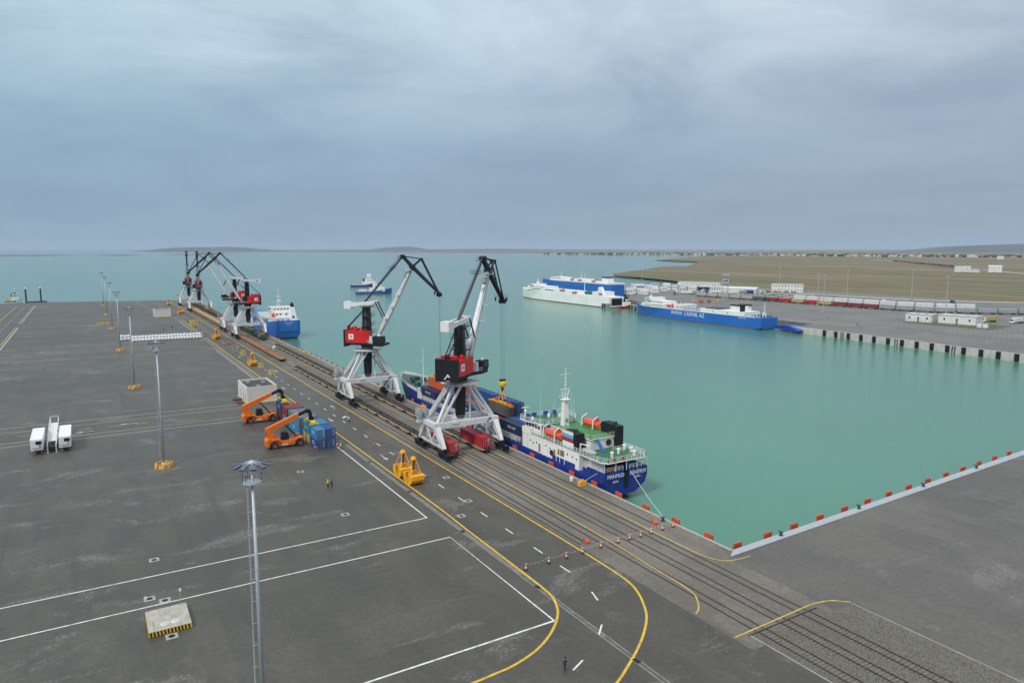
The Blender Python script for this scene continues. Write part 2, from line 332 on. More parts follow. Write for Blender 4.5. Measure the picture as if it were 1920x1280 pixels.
# drain gutter
gut = tag(MB().b(55.35, 56.25, -60, 760, -.2, .009).build('drain_gutter', mat('gutter_concrete', (.17, .16, .145), .85, var=.25, scale=.7)), kind='structure')
mb = MB()
for y in range(-50, 90, 7): mb.b(55.72, 55.92, y, y+6.4, .0, .0115)
mb.build('drain_slot', dark, gut)
for y in (62, 84.6, 109.4, 134, 158.5, 183): MB().b(55.45, 56.15, y-.55, y+.55, .0, .018).build('drain_grate', black, gut)
# manhole pads
mi = 0
for x, y, rz in ((66.6, 138.5, 0), (63.9, 122.8, 0), (59.0, 116.2, 0), (6.7, 125.3, 0), (5.0, 111.1, 0), (6.9, 109.4, 0), (6.7, 98.3, 0), (39.6, 159.6, 0), (40.1, 128.5, 0)):
    pad = MB().b(-.75, .75, -.75, .75, -.1, .02).build('manhole_pad', concrete, apron); pad.location = (x, y, 0)
    MB().lathe((0, 0, .02), [(.42, 0), (.42, .012), (.3, .014)], 14).build('manhole_cover', black, pad)
# crane rails and railway tracks sunk in the pavement
railm = mat('rail_steel', (.03, .026, .023), .5, metal=.3, var=.3)
def track(name, xs, y0, y1, w=.2):
    me = MB().b(-w/2, w/2, y0, y1, -.05, .018).mesh('rail', railm); root = None
    root = MB().b(xs[0]-w*1.05, xs[0]+w*1.05, y0, y1, -.05, .0105).build(name, mat('groove_dark', (.03, .028, .026), .8, var=.3)); tag(root, kind='structure')
    for x in xs[1:]: MB().b(x-w*1.05, x+w*1.05, y0, y1, -.05, .0105).build('groove', MATS['groove_dark'], root)
    for x in xs: link('rail', me, root).location = (x, 0, 0)
track('crane_rail', [71.9], 94.3, 764); track('cable_slot', [70.6], 93.5, 764, .15); track('crane_rail', [88.0], 94.5, 764)
TR = ((74.05, 75.57), (78.6, 80.12), (83.15, 84.67))
for a, b in TR: track('railway_track', [a, b], 58.9, 764, .16)
# ballast, sleepers, rails
def ballast_mat():
    m, t, p = newmat('ballast_stone')
    g = nd(t, 'ShaderNodeNewGeometry').outputs['Position']
    v = nd(t, 'ShaderNodeTexVoronoi', ins={'Vector': g, 'Scale': 9.0}); n_ = noise(t, g, .35, 5, .6)
    o = mixc(t, nd(t, 'ShaderNodeSeparateColor', ins={0: v.outputs['Color']}).outputs[0], (.075, .07, .06), (.23, .22, .19))
    o = mixc(t, mth(t, 'MULTIPLY', ramp(t, n_, [(.45, 0.0), (.7, 1.0)]), .45), o, (.14, .10, .062))
    t.links.new(o, p.inputs['Base Color']); p.inputs['Roughness'].default_value = .95
    b = nd(t, 'ShaderNodeBump', ins={'Strength': 1.0, 'Distance': .12, 'Height': v.outputs['Distance']}); t.links.new(b.outputs[0], p.inputs['Normal'])
    return m
ballm = ballast_mat()
bed = flat('ballast_bed', [(72.6, 58.5), (86.5, 58.75), (86.65, 56.65), (92.0, 56.75), (91.3, -60), (72.6, -60)], .008, ballm)
MB().beam((92.05, 56.8, .04), (91.35, -60, .04), .12, .1).build('kerb', concrete, bed); MB().beam((72.5, 58.5, .04), (72.5, -60, .04), .14, .1).build('kerb', concrete, bed)
MB().b(72.3, 86.6, 58.5, 58.75, 0, .022).build('drain_channel', black, bed)
slm = MB().b(-1.3, 1.3, -.13, .13, -.05, .07).mesh('sleeper', mat('sleeper_concrete', (.145, .137, .12), .9, var=.25, scale=2))
rlm = MB().b(-.06, .06, -60, 58.4, .04, .2).mesh('rail', mat('rusty_rail', (.06, .04, .03), .6, var=.3))
for a, b in TR:
    for i in range(52): link('sleeper', slm, bed).location = ((a+b)/2 + random.uniform(-.03, .03), 58.0-i*.56, 0)
    for x in (a, b): link('rail', rlm, bed).location = (x, 0, 0)
rs = random.Random(3); mb = MB()
for i in range(16000):
    x = rs.uniform(72.7, 91.6); y = rs.uniform(33, 58.3)
    if y > 56.5 and x > 86.4: continue
    r_ = rs.uniform(.035, .095); a = rs.uniform(0, 6.28); c_, s_ = math.cos(a)*r_, math.sin(a)*r_; h = r_*rs.uniform(.5, 1)
    mb.add([(x+c_, y+s_, .01), (x-s_*1.1, y+c_, .01), (x-c_, y-s_, .012), (x+s_, y-c_*1.2, .01), (x+c_*.2, y, .01+h)], [(0, 1, 4), (1, 2, 4), (2, 3, 4), (3, 0, 4)])
st = MB(); st.v = mb.v; st.f = mb.f; tag(st.build('ballast_stones', ballm, bed), kind='stuff')
# quay fenders, bollards, buffer stops
fredm = mat('fender_orange', (.54, .08, .028), .5, var=.15, dirt=((.2, .06, .03), .5))
def fender(x, y, rz, label, grp):
    t_ = thing('quay_fender', label, 'fender', (x, y, 0), rz, grp)
    MB().b(-.98, .98, -.22, .05, -2.6, .6).build('facing_panel', fredm, t_)
    MB().b(-.9, .9, -.24, -.221, -2.4, .2).build('rubber_pad', black, t_)
    MB().tube((0, .05, -1.0), (0, .62, -1.0), .45, 10).build('rubber_cone', rubber, t_)
    return t_
f0 = fender(92.25, 84.5, math.pi/2, 'orange fender panel on the rail quay edge, nearest to the quay corner', 'orange fenders along the rail quay')
for i in range(1, 45):
    y = 84.5 + 8.3*i
    lab = ('orange fender panel on the rail quay edge beside the mooring rope bollard' if i == 1 else f'orange fender panel on the rail quay edge, {ORD[i]} counting from the quay corner' if i < 17 else f'small distant orange fender on the quay edge, {ORD[i-17]} beyond the bow of the near ship')
    copy_tree(f0, (92.25, y, 0), None, lab, 'orange fenders along the rail quay' if i < 17 else 'distant fenders along the rail quay')
ex = [93.6, 101.7, 109.3, 117.2, 125.2, 133.2, 141, 148.8, 156.7, 164.5, 172.3, 180.1, 188, 195.7]
f1 = None
for i, x in enumerate(ex):
    y = 78.25 + (x-91)*.0283 + .72
    lab = 'orange fender panel on the white coping, nearest to the inner quay corner' if i == 0 else 'orange fender panel on the far right end of the white coping' if i == 13 else f'orange fender panel along the white coping, {ORD[i]} counting from the inner quay corner'
    if f1 is None: f1 = fender(x, y, math.pi, lab, 'orange fenders along the white coping')
    else: copy_tree(f1, (x, y, 0), None, lab, 'orange fenders along the white coping')
def bollard(x, y, label, grp, m_=None, rz=0):
    t_ = thing('mooring_bollard', label, 'bollard', (x, y, .05), rz, grp)
    MB().lathe((0, 0, 0), [(.38, 0), (.38, .08), (.22, .14), (.2, .45), (.36, .58), (.36, .7), (.2, .76)], 12).build('post', m_ or mat('bollard_green', (.02, .05, .045), .5), t_)
    MB().box((0, .12, .64), (.28, .8, .16)).build('horn', m_ or MATS['bollard_green'], t_)
    return t_
b0 = bollard(90.4, 94.2, 'dark bollard on the rail quay holding the white mooring rope', None)
for i, x in enumerate((103.5, 127.7, 151.8, 175.3)):
    copy_tree(b0, (x, 77.6+(x-91)*.027, .16), 0, ('dark bollard on the white coping, nearest to the inner corner', 'second dark bollard along the white coping', 'third dark bollard along the white coping', 'dark bollard on the white coping, farthest right')[i], 'bollards on the white coping')
def buffer_stop(x, y, label):
    t_ = thing('buffer_stop', label, 'buffer stop', (x, y, 0), 0, 'orange crane rail stops')
    MB().prism([(-.45, 0), (.45, 0), (.45, .6), (.1, .72), (-.45, .4)], -.33, .33, 'x').build('block', fredm, t_); MB().tube((0, .45, .45), (0, .75, .45), .13, 8).build('bumper', black, t_)
    return t_
buffer_stop(71.9, 93.6, 'orange buffer stop at the end of the landward crane rail'); buffer_stop(88.0, 93.8, 'orange buffer stop at the end of the waterside crane rail')
# ---------------------------------------------------------------- portal cranes
SLEW = set()
def make_crane():
    t = thing('portal_crane', 'x', 'crane', (0, 0, 0), 0, 'level-luffing portal cranes on the rail quay')
    for sx in (-1, 1):
        for sy in (-1, 1):
            x, y = sx*8.05, sy*7.1
            mb = MB().b(x-.45, x+.45, y-2.9, y+2.9, 1.25, 1.75).b(x-.5, x+.5, y-.7, y+.7, 1.7, 2.6)
            for k in (-1, 1): mb.b(x-.4, x+.4, y+k*1.75-1.25, y+k*1.75+1.25, .75, 1.2).b(x+.3, x+.95, y+k*1.75-.4, y+k*1.75+.5, .8, 1.5).b(x-.7, x-.3, y+k*1.75-.3, y+k*1.75+.3, .7, 1.1)
            mb.b(x-.3, x+.3, y+sy*2.9, y+sy*3.3, .7, 1.2)
            bg_ = mb.build('bogie', black, t)
            for k in (-2.5, -1.05, 1.05, 2.5): MB().tube((x-.12, y+k, .42), (x+.12, y+k, .42), .4, 12).build('wheel', dark, bg_)
            # tapered leg
            MB().beam((x, y, 2.55), (sx*8.2, sy*3.4, 7.0), .8, .95, 1.4, 1.55).build('leg', cwhite, t)
        x = sx*8.1
        MB().beam((x, -6.9, 2.9), (x, 6.9, 2.9), .55, .6).build('sill_beam', cwhite, t)
        MB().beam((x, -.4, 3.1), (x, -3.2, 7.0), .42).build('bracing_strut', cwhite, t); MB().beam((x, .4, 3.1), (x, 3.2, 7.0), .42).build('bracing_strut', cwhite, t)
        mb = MB().b(x-.35, x+.35, -3.2, -1.4, 3.2, 3.9).b(x-.3, x+.3, 1.5, 3.0, 3.2, 4.2).rail([(x+sx*.6, -6.6, 3.25), (x+sx*.6, 6.6, 3.25)], 1.0, .03, 2.2, 2); mb.build('sill_walkway', grey, t)
    for sy in (-1, 1): MB().b(-9.0, 9.0, sy*3.3-.6, sy*3.3+.6, 6.9, 8.3).build('portal_beam', cwhite, t)
    for sx in (-1, 1): MB().b(sx*8.3-.55, sx*8.3+.55, -2.69, 2.69, 7.0, 8.2).build('side_beam', cwhite, t)
    MB().b(-1.3, 1.3, -2.69, 2.69, 7.1, 8.1).build('cross_beam', cwhite, t)
    for sx in (-1, 1):
        for sy in (-1, 1):
            MB().beam((sx*7.9, sy*3.3, 8.2), (sx*2.6, sy*1.4, 17.0), .7, .75, .6, .65).build('pyramid_strut', cwhite, t)
            MB().beam((sx*7.0, sy*3.3, 8.2), (sx*.9, sy*2.5, 17.0), .5, .5).build('pyramid_strut', cwhite, t)
    MB().tube((1.9, -1.6, 8.2), (1.9, -1.6, 16.9), .26, 8).build('cable_conduit', cwhite, t)
    MB().rail([(-7.6, -2.9, 8.35), (7.6, -2.9, 8.35)], 1.0, .03, 2.5, 2).rail([(-7.6, 3.8, 8.3), (7.6, 3.8, 8.3)], 1.0, .03, 2.5, 2).build('portal_railing', cwhite, t)
    MB().lathe((0, 0, 8.2), [(1.0, 0), (1.25, .8), (1.35, 3), (1.5, 8.6), (1.5, 9.4)], 14).build('king_column', black, t)
    mb = MB().lathe((0, 0, 16.75), [(3.4, 0), (3.5, .12), (3.5, .62), (3.3, .7)], 24); mb.build('ring_girder', cwhite, t)
    mb = MB().lathe((0, 0, 17.3), [(4.9, 0), (4.9, .1)], 24)
    for i in range(16):
        a0, a1 = i*math.tau/16, (i+1)*math.tau/16; p, q = (4.85*math.cos(a0), 4.85*math.sin(a0), 17.4), (4.85*math.cos(a1), 4.85*math.sin(a1), 17.4)
        mb.rail([p, q], 1.0, .025, 3, 2)
    mb.build('ring_walkway', cwhite, t)
    for i, x in enumerate((-10.0, -8.3)):
        mb = MB().tube((x-.12, 4.0, 9.7), (x+.12, 4.0, 9.7), 1.55, 20).tube((x-.3, 4.0, 9.7), (x+.3, 4.0, 9.7), .5, 10); mb.build('cable_reel', grey, t)
    MB().beam((-9.2, 4.0, 7.6), (-9.2, 4.0, 9.7), .5).box((-9.2, 3.7, 7.7), (2.4, 1.0, .6)).build('reel_bracket', cwhite, t)
    M_ = XF((6.2, -3.905, 7.6)); mk = MB(M_)
    mk.prism([(-.7, -.55), (-.35, -.55), (.35, .35), (.1, .5)], -.02, .0, 'y'); mk.prism([(.05, .6), (.3, .75), (.75, .15), (.55, -.05)], -.02, .0, 'y'); mk.build('maker_emblem', black, t)
    MB().b(-4.2, -2.2, -3.92, -3.9, 7.35, 7.75).build('number_plate', grey, t)
    # slewing superstructure: local +Y is the boom direction
    def sl(mb, name, m, smooth=False): SLEW.add(name); return mb.build(name, m, t, smooth)
    sl(MB().lathe((0, 0, 17.5), [(1.9, 0), (1.9, .9), (2.3, 1.2), (2.3, 1.9)], 16), 'slew_bearing', black)
    sl(MB().prism([(-3.05, -6.9), (3.05, -6.9), (3.05, 1), (4.3, 4), (4.3, 7.4), (-1.6, 7.4), (-3.05, 2)], 19.1, 19.85), 'slew_platform', black)
    h = sl(MB().prism([(-3.15, -6.3), (3.15, -6.3), (3.15, 1.0), (2.6, 2.4), (1.4, 2.4), (1.4, -1.4), (-1.4, -1.4), (-1.4, .3), (-2.5, .3), (-3.15, -1.4)], 19.86, 23.8), 'machine_house', red)
    mb = MB()
    for x, y in ((-2, -5.2), (-.4, -5.4), (1.4, -5.0), (-1.8, -2.6), (2.0, -2.8)): mb.lathe((x, y, 23.8), [(.42, 0), (.42, .55), (.55, .6), (.5, .95), (.1, 1.1)], 8)
    mb.b(-1.2, 1.2, -4.4, -3.0, 23.8, 24.5); mb.build('roof_vents', red, h)
    for sx in (-1, 1):
        p = MB().b(sx*3.17-.02, sx*3.17+.02, -5.2, -3.4, 21.0, 22.8).build('sign_board', mat('sign_white', (.72, .72, .71), .5, var=.05), h)
        p2 = MB().b(sx*3.195-.006, sx*3.195+.006, -4.7, -3.9, 21.5, 22.35).build('sign_print', mat('print_grey', (.32, .32, .34), .6, var=.7, scale=5), h)
    MB().rail([(-3.0, -6.2, 23.8), (3.0, -6.2, 23.8), (3.0, .8, 23.8)], .9, .025, 1.8, 2).build('roof_railing', red, h)
    cp = sl(MB().b(-3.15, 3.15, -7.1, -6.31, 18.5, 24.1).b(-.5, .5, -7.0, -6.4, 24.1, 25.2), 'counterweight_plate', black)
    mk = MB(XF((.2, -7.12, 19.7))); mk.prism([(-.95, -.55), (-.6, -.55), (.25, .35), (.0, .55)], -.02, .0, 'y').prism([(-.05, .65), (.25, .8), (.85, .2), (.6, -.05)], -.02, .0, 'y').prism([(-.4, -.95), (.7, -.95), (.75, -.85), (-.2, -.85)], -.02, 0, 'y').build('maker_emblem', white, cp)
    # tower
    tw = sl(MB().loft([[(-1.25, -1.25, 19.8), (1.25, -1.25, 19.8), (1.25, 1.35, 19.8), (-1.25, 1.35, 19.8)], [(-1.0, -1.0, 31.9), (1.0, -1.0, 31.9), (1.0, 1.0, 31.9), (-1.0, 1.0, 31.9)]]), 'tower', black)
    mb = MB()
    for z, w in ((31.6, 2.6), (28.6, 2.2), (25.6, 2.4), (22.9, 2.8)):
        mb.b(-w, w, -1.2 if z > 26 else -.8, 2.0, z, z+.08); mb.rail([(-w, 2, z+.08), (w, 2, z+.08), (w, -.8, z+.08)], 1.0, .03, 1.4, 2).rail([(-w, 2, z+.08), (-w, -.8, z+.08)], 1.0, .03, 1.4, 2)
    mb.build('tower_platform', dark, tw)
    mb = MB(); mb.beam((1.35, .4, 20), (1.15, .4, 32), .05).beam((1.35, -.1, 20), (1.15, -.1, 32), .05)
    for i in range(24): mb.beam((1.34-.008*i, -.1, 20.3+i*.5), (1.34-.008*i, .4, 20.3+i*.5), .04)
    mb.build('ladder', grey, tw)
    for sx in (-1, 1): MB().beam((sx*.7, -1.2, 30.4), (sx*.4, -6.7, 25.0), .22).build('tower_stay', black, tw)
    # rocking lever and counterweight
    lv = sl(MB().prism([(-6.2, 31.9), (-4.6, 31.7), (-1.5, 32.3), (1.6, 32.2), (4.0, 33.6), (4.0, 34.0), (.4, 33.5), (-2.5, 33.2), (-4.8, 33.0), (-6.2, 33.0)], -1.15, -.75, 'x').prism([(-6.2, 31.9), (-4.6, 31.7), (-1.5, 32.3), (1.6, 32.2), (4.0, 33.6), (4.0, 34.0), (.4, 33.5), (-2.5, 33.2), (-4.8, 33.0), (-6.2, 33.0)], .75, 1.15, 'x').tube((-1.2, 0, 32.8), (1.2, 0, 32.8), .3, 10).tube((-1.2, 3.6, 33.7), (1.2, 3.6, 33.7), .22, 8), 'rocking_lever', white)
    MB().b(-1.15, 1.15, -7.7, -5.2, 31.0, 33.4).build('counterweight', white, lv)
    for sx in (-1, 1): MB().beam((sx*1.0, 3.6, 33.7), (sx*.95, 6.4, 28.2), .3, .3).build('connecting_rod', black, lv)
    # boom
    F, Hd = Vector((0, 3.9, 21.6)), Vector((0, 16.8, 45.0)); d = (Hd-F).normalized(); n = Vector((0, -d.z, d.y))
    def sec(k, w, hh): c = F.lerp(Hd, k); return [c+Vector((-w, 0, 0))-n*hh, c+Vector((w, 0, 0))-n*hh, c+Vector((w, 0, 0))+n*hh, c+Vector((-w, 0, 0))+n*hh]
    bm_ = sl(MB().loft([sec(0, .6, .3), sec(.12, .75, .58), sec(.3, .78, .72), sec(.62, .68, .62), (sec(.94, .5, .42)), sec(1, .5, .4)]), 'boom', cwhite)
    mb = MB()
    for k in (.28, .45, .62): c = F.lerp(Hd, k); mb.b(1.0, 2.2, c.y-.5, c.y+.5, c.z-.1, c.z).rail([(2.2, c.y-.5, c.z), (2.2, c.y+.5, c.z)], .9, .025, 1, 2)
    c = F.lerp(Hd, .97); mb.b(-1.7, 1.7, c.y-1.3, c.y+.4, c.z-.2, c.z-.1).rail([(-1.7, c.y-1.3, c.z-.1), (1.7, c.y-1.3, c.z-.1)], 1, .025, 1, 2)
    mb.build('boom_platform', cwhite, bm_)
    c = F.lerp(Hd, .88); MB().box(c+n*.95, (1.3, 1.0, 1.5)).build('sheave_box', grey, bm_)
    MB().beam(F.lerp(Hd, .06)+n*.55+Vector((.35, 0, 0)), F.lerp(Hd, .93)+n*.5+Vector((.35, 0, 0)), .09, .3).build('boom_rack', dark, bm_)
    MB().beam(F.lerp(Hd, .03)-n*.5+Vector((.8, 0, 0)), F.lerp(Hd, .95)-n*.4+Vector((.54, 0, 0)), .06, .12).build('boom_cable', black, bm_)
    # fly jib
    A, B, Cc, T = Vector((0, 13.5, 48.5)), Vector((0, 16.8, 45.1)), Vector((0, 20.0, 47.7)), Vector((0, 25.7, 36.9))
    mb = MB().beam(A, B, .9, .85, 1.15, 1.1).beam(B, T, 1.15, 1.1, .8, .7)
    for sx in (-1, 1): mb.beam(A+Vector((sx*.4, 0, 0)), Cc+Vector((sx*.55, 0, 0)), .26).beam(B+Vector((sx*.5, 0, 0)), Cc+Vector((sx*.55, 0, 0)), .34).beam(Cc+Vector((sx*.55, 0, 0)), T+Vector((sx*.45, 0, 0)), .3)
    mb.tube(Cc+Vector((-.8, 0, 0)), Cc+Vector((.8, 0, 0)), .3, 8).tube(B+Vector((-1, 0, 0)), B+Vector((1, 0, 0)), .75, 12).tube(A+Vector((-.9, 0, 0)), A+Vector((.9, 0, 0)), .55, 12)
    jb = sl(mb, 'fly_jib', black)
    mb = MB()
    for x in (-.8, -.25, .25, .8): mb.tube((x-.1, 26.0, 36.2), (x+.1, 26.0, 36.2), .72, 14)
    mb.build('tip_sheaves', black, jb); MB().b(-1.9, 1.9, 25.0, 25.9, 37.2, 37.3).rail([(-1.9, 25, 37.3), (1.9, 25, 37.3)], .9, .03, 1.2, 2).b(-1.9, -1.6, 24.9, 25.3, 36.2, 37.2).b(1.6, 1.9, 24.9, 25.3, 36.2, 37.2).build('tip_platform', black, jb)
    P0 = Vector((0, -.6, 33.2)); tb = sl(MB().beam(P0, A, .62, .55, .5, .5), 'tie_bar', mat('tie_grey_black', (.045, .05, .06), .5, var=.3))
    mb = MB()
    for k, w in ((.74, 1.6), (.95, 1.3)): c = P0.lerp(A, k); mb.b(-w, w, c.y-.7, c.y+.5, c.z-.1, c.z).rail([(-w, c.y-.7, c.z), (w, c.y-.7, c.z)], .9, .03, 1.0, 2).rail([(-w, c.y+.5, c.z), (w, c.y+.5, c.z)], .9, .03, 1.0, 2)
    mb.build('tie_bar_walkway', black, tb)
    # cab
    cb = sl(MB().prism([(4.2, 19.9), (7.3, 19.9), (7.8, 20.7), (7.6, 22.4), (4.2, 22.4)], 2.3, 4.4, 'x').b(2.2, 3.4, 3.6, 4.2, 19.86, 22.1), 'operator_cab', black)
    MB().prism([(5.0, 20.9), (7.6, 20.9), (7.45, 22.1), (5.0, 22.1)], 4.405, 4.42, 'x').build('cab_window', glass, cb); MB().prism([(5.0, 20.9), (7.6, 20.9), (7.45, 22.1), (5.0, 22.1)], 2.28, 2.295, 'x').build('cab_window', glass, cb)
    MB().lathe((3.3, 6.0, 22.4), [(.5, 0), (.55, .25), (.3, .5)], 10).build('roof_light', white, cb)
    MB().b(2.6, 3.5, 2.5, 3.55, 19.86, 22.2).build('cab_door', cwhite, cb)
    sl(MB().rail([(3.0, .4, 19.85), (3.0, 1.2, 19.85), (4.25, 4, 19.85), (4.25, 7.3, 19.85), (-1.6, 7.3, 19.85), (-3.0, 2, 19.85), (-3.0, .4, 19.85)], 1.0, .035, 1.2, 3), 'platform_railing', white)
    mb = MB()
    for a, b_ in ((.4, -1.4), (-.4, -1.2), (.1, -1.0)): mb.poly([(a, -.4, 33.6), (a, 12.9, 49.0)], .03, 5)
    mb.poly([(.3, 17.2, 45.9), (.3, 26.0, 37.0)], .03, 5); sl(mb, 'running_rope', dark)
    return t
def slew(t, az):
    for ch in t.children:
        if ch.name.split('.')[0] in SLEW: ch.rotation_euler = (0, 0, R(-az))
def ropes(t, az, z):
    mb = MB()
    for x in (-.85, -.3, .3, .85): mb.tube((x, 26.0+.5*(abs(x) > .5), 36.0), (x*.6, 26.1, z), .035, 5)
    o = mb.build('hoist_rope', mat('rope_grey', (.16, .19, .19), .6), t); o.rotation_euler = (0, 0, R(-az))
CX = 79.95; CR = []
crane = make_crane()
spec = ((157.5, 55, 13.3, 'portal crane nearest the camera, its black counterweight plate facing us'),
        (226, 136, 15.1, 'second nearest portal crane, red house with white sign, boom swung right'),
        (428, 272, 26, 'nearer crane of the middle pair, boom reaching left, in front of the moored ship'),
        (467, 274, 27, 'farther crane of the middle pair, standing behind the crane in front of the moored ship'),
        (631, 187, 30, 'nearer of the two farthest cranes, boom pointing towards us beside the tan wagons'),
        (697, 187, 30, 'farthest portal crane, at the far end of the quay'))
for i, (y, az, zr, lab) in enumerate(spec):
    c = crane if i == 0 else copy_tree(crane)
    c.location = (CX, y, .02); c['label'] = lab; slew(c, az); CR.append(c)
for c, (y, az, zr, lab) in zip(CR, spec): ropes(c, az, zr)
# ---------------------------------------------------------------- containers
CM = {}
def cmat(n, c): return mat('container_'+n, c, .5, var=.14, scale=.9, dirt=(tuple(x*.35+.02 for x in c), .6, 1.1))
CC = {'navy': (.013, .022, .075), 'blue': (.014, .06, .22), 'skyblue': (.03, .19, .36), 'steel': (.10, .17, .23), 'red': (.40, .018, .03), 'maroon': (.20, .03, .035), 'rust': (.34, .07, .045), 'orange': (.50, .09, .03), 'grey': (.085, .09, .095), 'tan': (.42, .33, .13), 'white': (.62, .62, .60), 'teal': (.03, .19, .27), 'green': (.03, .11, .07), 'beige': (.38, .35, .29), 'lgrey': (.27, .30, .31)}
def cmesh(kind, L, c):
    k = (kind, L, c)
    if k in CM: return CM[k]
    m = cmat(c, CC[c]); w, h = 2.44, 2.59
    if kind == 'shell':
        n = round(L/.56); pts = []; y0 = -L/2+.14; st = (L-.28)/n
        for i in range(n): a = y0+i*st; pts += [(w/2-.015, a), (w/2-.015, a+st*.36), (w/2-.085, a+st*.5), (w/2-.085, a+st*.86)]
        pl = pts + [(-x, y) for x, y in reversed(pts)]
        mb = MB().prism(pl, .17, 2.5)
        for i in range(int(n/1.6)): y = -L/2+.4+i*(L-.8)/(int(n/1.6)); mb.b(-w/2+.1, w/2-.1, y, y+.3, 2.5, 2.535)
    elif kind == 'frame':
        mb = MB()
        for sx in (-1, 1):
            mb.b(sx*1.15-.07, sx*1.15+.07, -L/2+.12, L/2-.12, 0.02, .17).b(sx*1.17-.05, sx*1.17+.05, -L/2+.12, L/2-.12, 2.48, 2.58)
            for sy in (-1, 1): mb.b(sx*1.13-.09, sx*1.13+.09, sy*(L/2-.075)-.075, sy*(L/2-.075)+.075, 0, 2.59)
        for sy in (-1, 1): mb.b(-1.04, 1.04, sy*(L/2-.07)-.06, sy*(L/2-.07)+.06, .02, .18).b(-1.04, 1.04, sy*(L/2-.07)-.06, sy*(L/2-.07)+.06, 2.45, 2.575)
    elif kind == 'door': mb = MB().b(-.51, .51, -.03, .03, .2, 2.43); [mb.b(-.5, .5, -.045, -.03, z, z+.14) for z in (.5, 1.05, 1.6, 2.1)]
    elif kind == 'print': mb = MB(); [mb.b(x, x+w_, -.052, -.046, z, z+.09) for x, w_, z in ((-.1, .5, 2.2), (-.05, .4, 1.95), (-.05, .35, 1.78), (-.05, .4, 1.3), (-.05, .3, 1.14), (-.05, .35, .8))]
    elif kind == 'rods': mb = MB(); [mb.b(x-.022, x+.022, -.09, -.045, .08, 2.52) for x in (-.28, .26)]
    CM[k] = mb.mesh(kind, m if kind not in ('rods', 'print') else mat('pale_rod', tuple(.45*x+.16 for x in CC[c]), .5) if kind == 'rods' and False else grey if kind == 'rods' else mat('door_print', (.5, .52, .54), .6, var=.2)); return CM[k]
LOGO = {}
def container(L, c, loc, label, grp=None, rz=0, logo=None, doors=-1, lsize=.9, side=-1):
    t = thing('shipping_container', label, 'container', loc, rz, grp)
    link('corrugated_shell', cmesh('shell', L, c), t); link('frame', cmesh('frame', L, c), t)
    for sx in (-1, 1):
        d = link('door', cmesh('door', L, c), t); d.location = (sx*.53, doors*(L/2-.06), 0)
        if doors > 0: d.rotation_euler = (0, 0, math.pi)
        link('lock_rod', cmesh('rods', 1, c), d)
        if sx > 0: link('door_print', cmesh('print', 1, c), d)
    if logo:
        k = (logo, lsize, side)
        if k not in LOGO:
            mb = MB(XF((side*1.225, 0, 0), side*math.pi/2)); vs, fs = text_mb(logo, lsize, .02); mb.add(vs, fs); LOGO[k] = mb.mesh('logo', mat('logo_white', (.68, .69, .70), .5, var=.1))
        o = link('logo', LOGO[k], t); o.location = (0, 0, 1.4)
    return t
# ---------------------------------------------------------------- ships
def hullmat(name, c, boot=(.16, .045, .03), z=.5, dirt=.5):
    m, t, p = newmat(name); g = nd(t, 'ShaderNodeTexCoord').outputs['Object']; s_ = nd(t, 'ShaderNodeSeparateXYZ', ins={0: g})
    n_ = noise(t, mapped(t, g, (1, 1, .18)), .7, 6, .66); n2 = noise(t, g, .12, 4, .5)
    o = mixc(t, n2, tuple(x*.82 for x in c), tuple(min(1, x*1.15) for x in c))
    o = mixc(t, mth(t, 'MULTIPLY', ramp(t, n_, [(.55, 0.0), (.75, 1.0)]), dirt), o, (.10, .07, .05))
    f = mth(t, 'GREATER_THAN', s_.outputs[2], z); o = mixc(t, f, boot, o)
    t.links.new(o, p.inputs['Base Color']); p.inputs['Roughness'].default_value = .42; return m
deckgreen = mat('deck_green', (.028, .13, .065), .5, var=.25, scale=.8, dirt=((.12, .12, .08), .4))
deckgrey = mat('deck_grey', (.22, .22, .21), .7, var=.2)
liferaft = mat('lifeboat_orange', (.72, .10, .05), .45, var=.1)
navyblue = hullmat('cobalt_hull', (.006, .03, .22)); skyhull = hullmat('bright_blue_hull', (.016, .13, .46)); whull = hullmat('white_hull', (.80, .80, .78), (.13, .06, .04), .7, .14)
def sec6(y, hd, zd, hw, zw, hb, zb): return [(-hd, y, zd), (-hw, y, zw), (-hb, y, zb), (hb, y, zb), (hw, y, zw), (hd, y, zd)]
def windows(parent, face, pts, size, m=glass, name='window'):
    """dark panes proud of a wall: face = ('x', value, out) or ('y', value, out)"""
    for a, z in pts:
        w, h = size
        mb = MB()
        if face[0] == 'x': mb.b(face[1]-.03, face[1]+.03, a-w/2, a+w/2, z-h/2, z+h/2)
        else: mb.b(a-w/2, a+w/2, face[1]-.03, face[1]+.03, z-h/2, z+h/2)
        mb.build(name, m, parent)
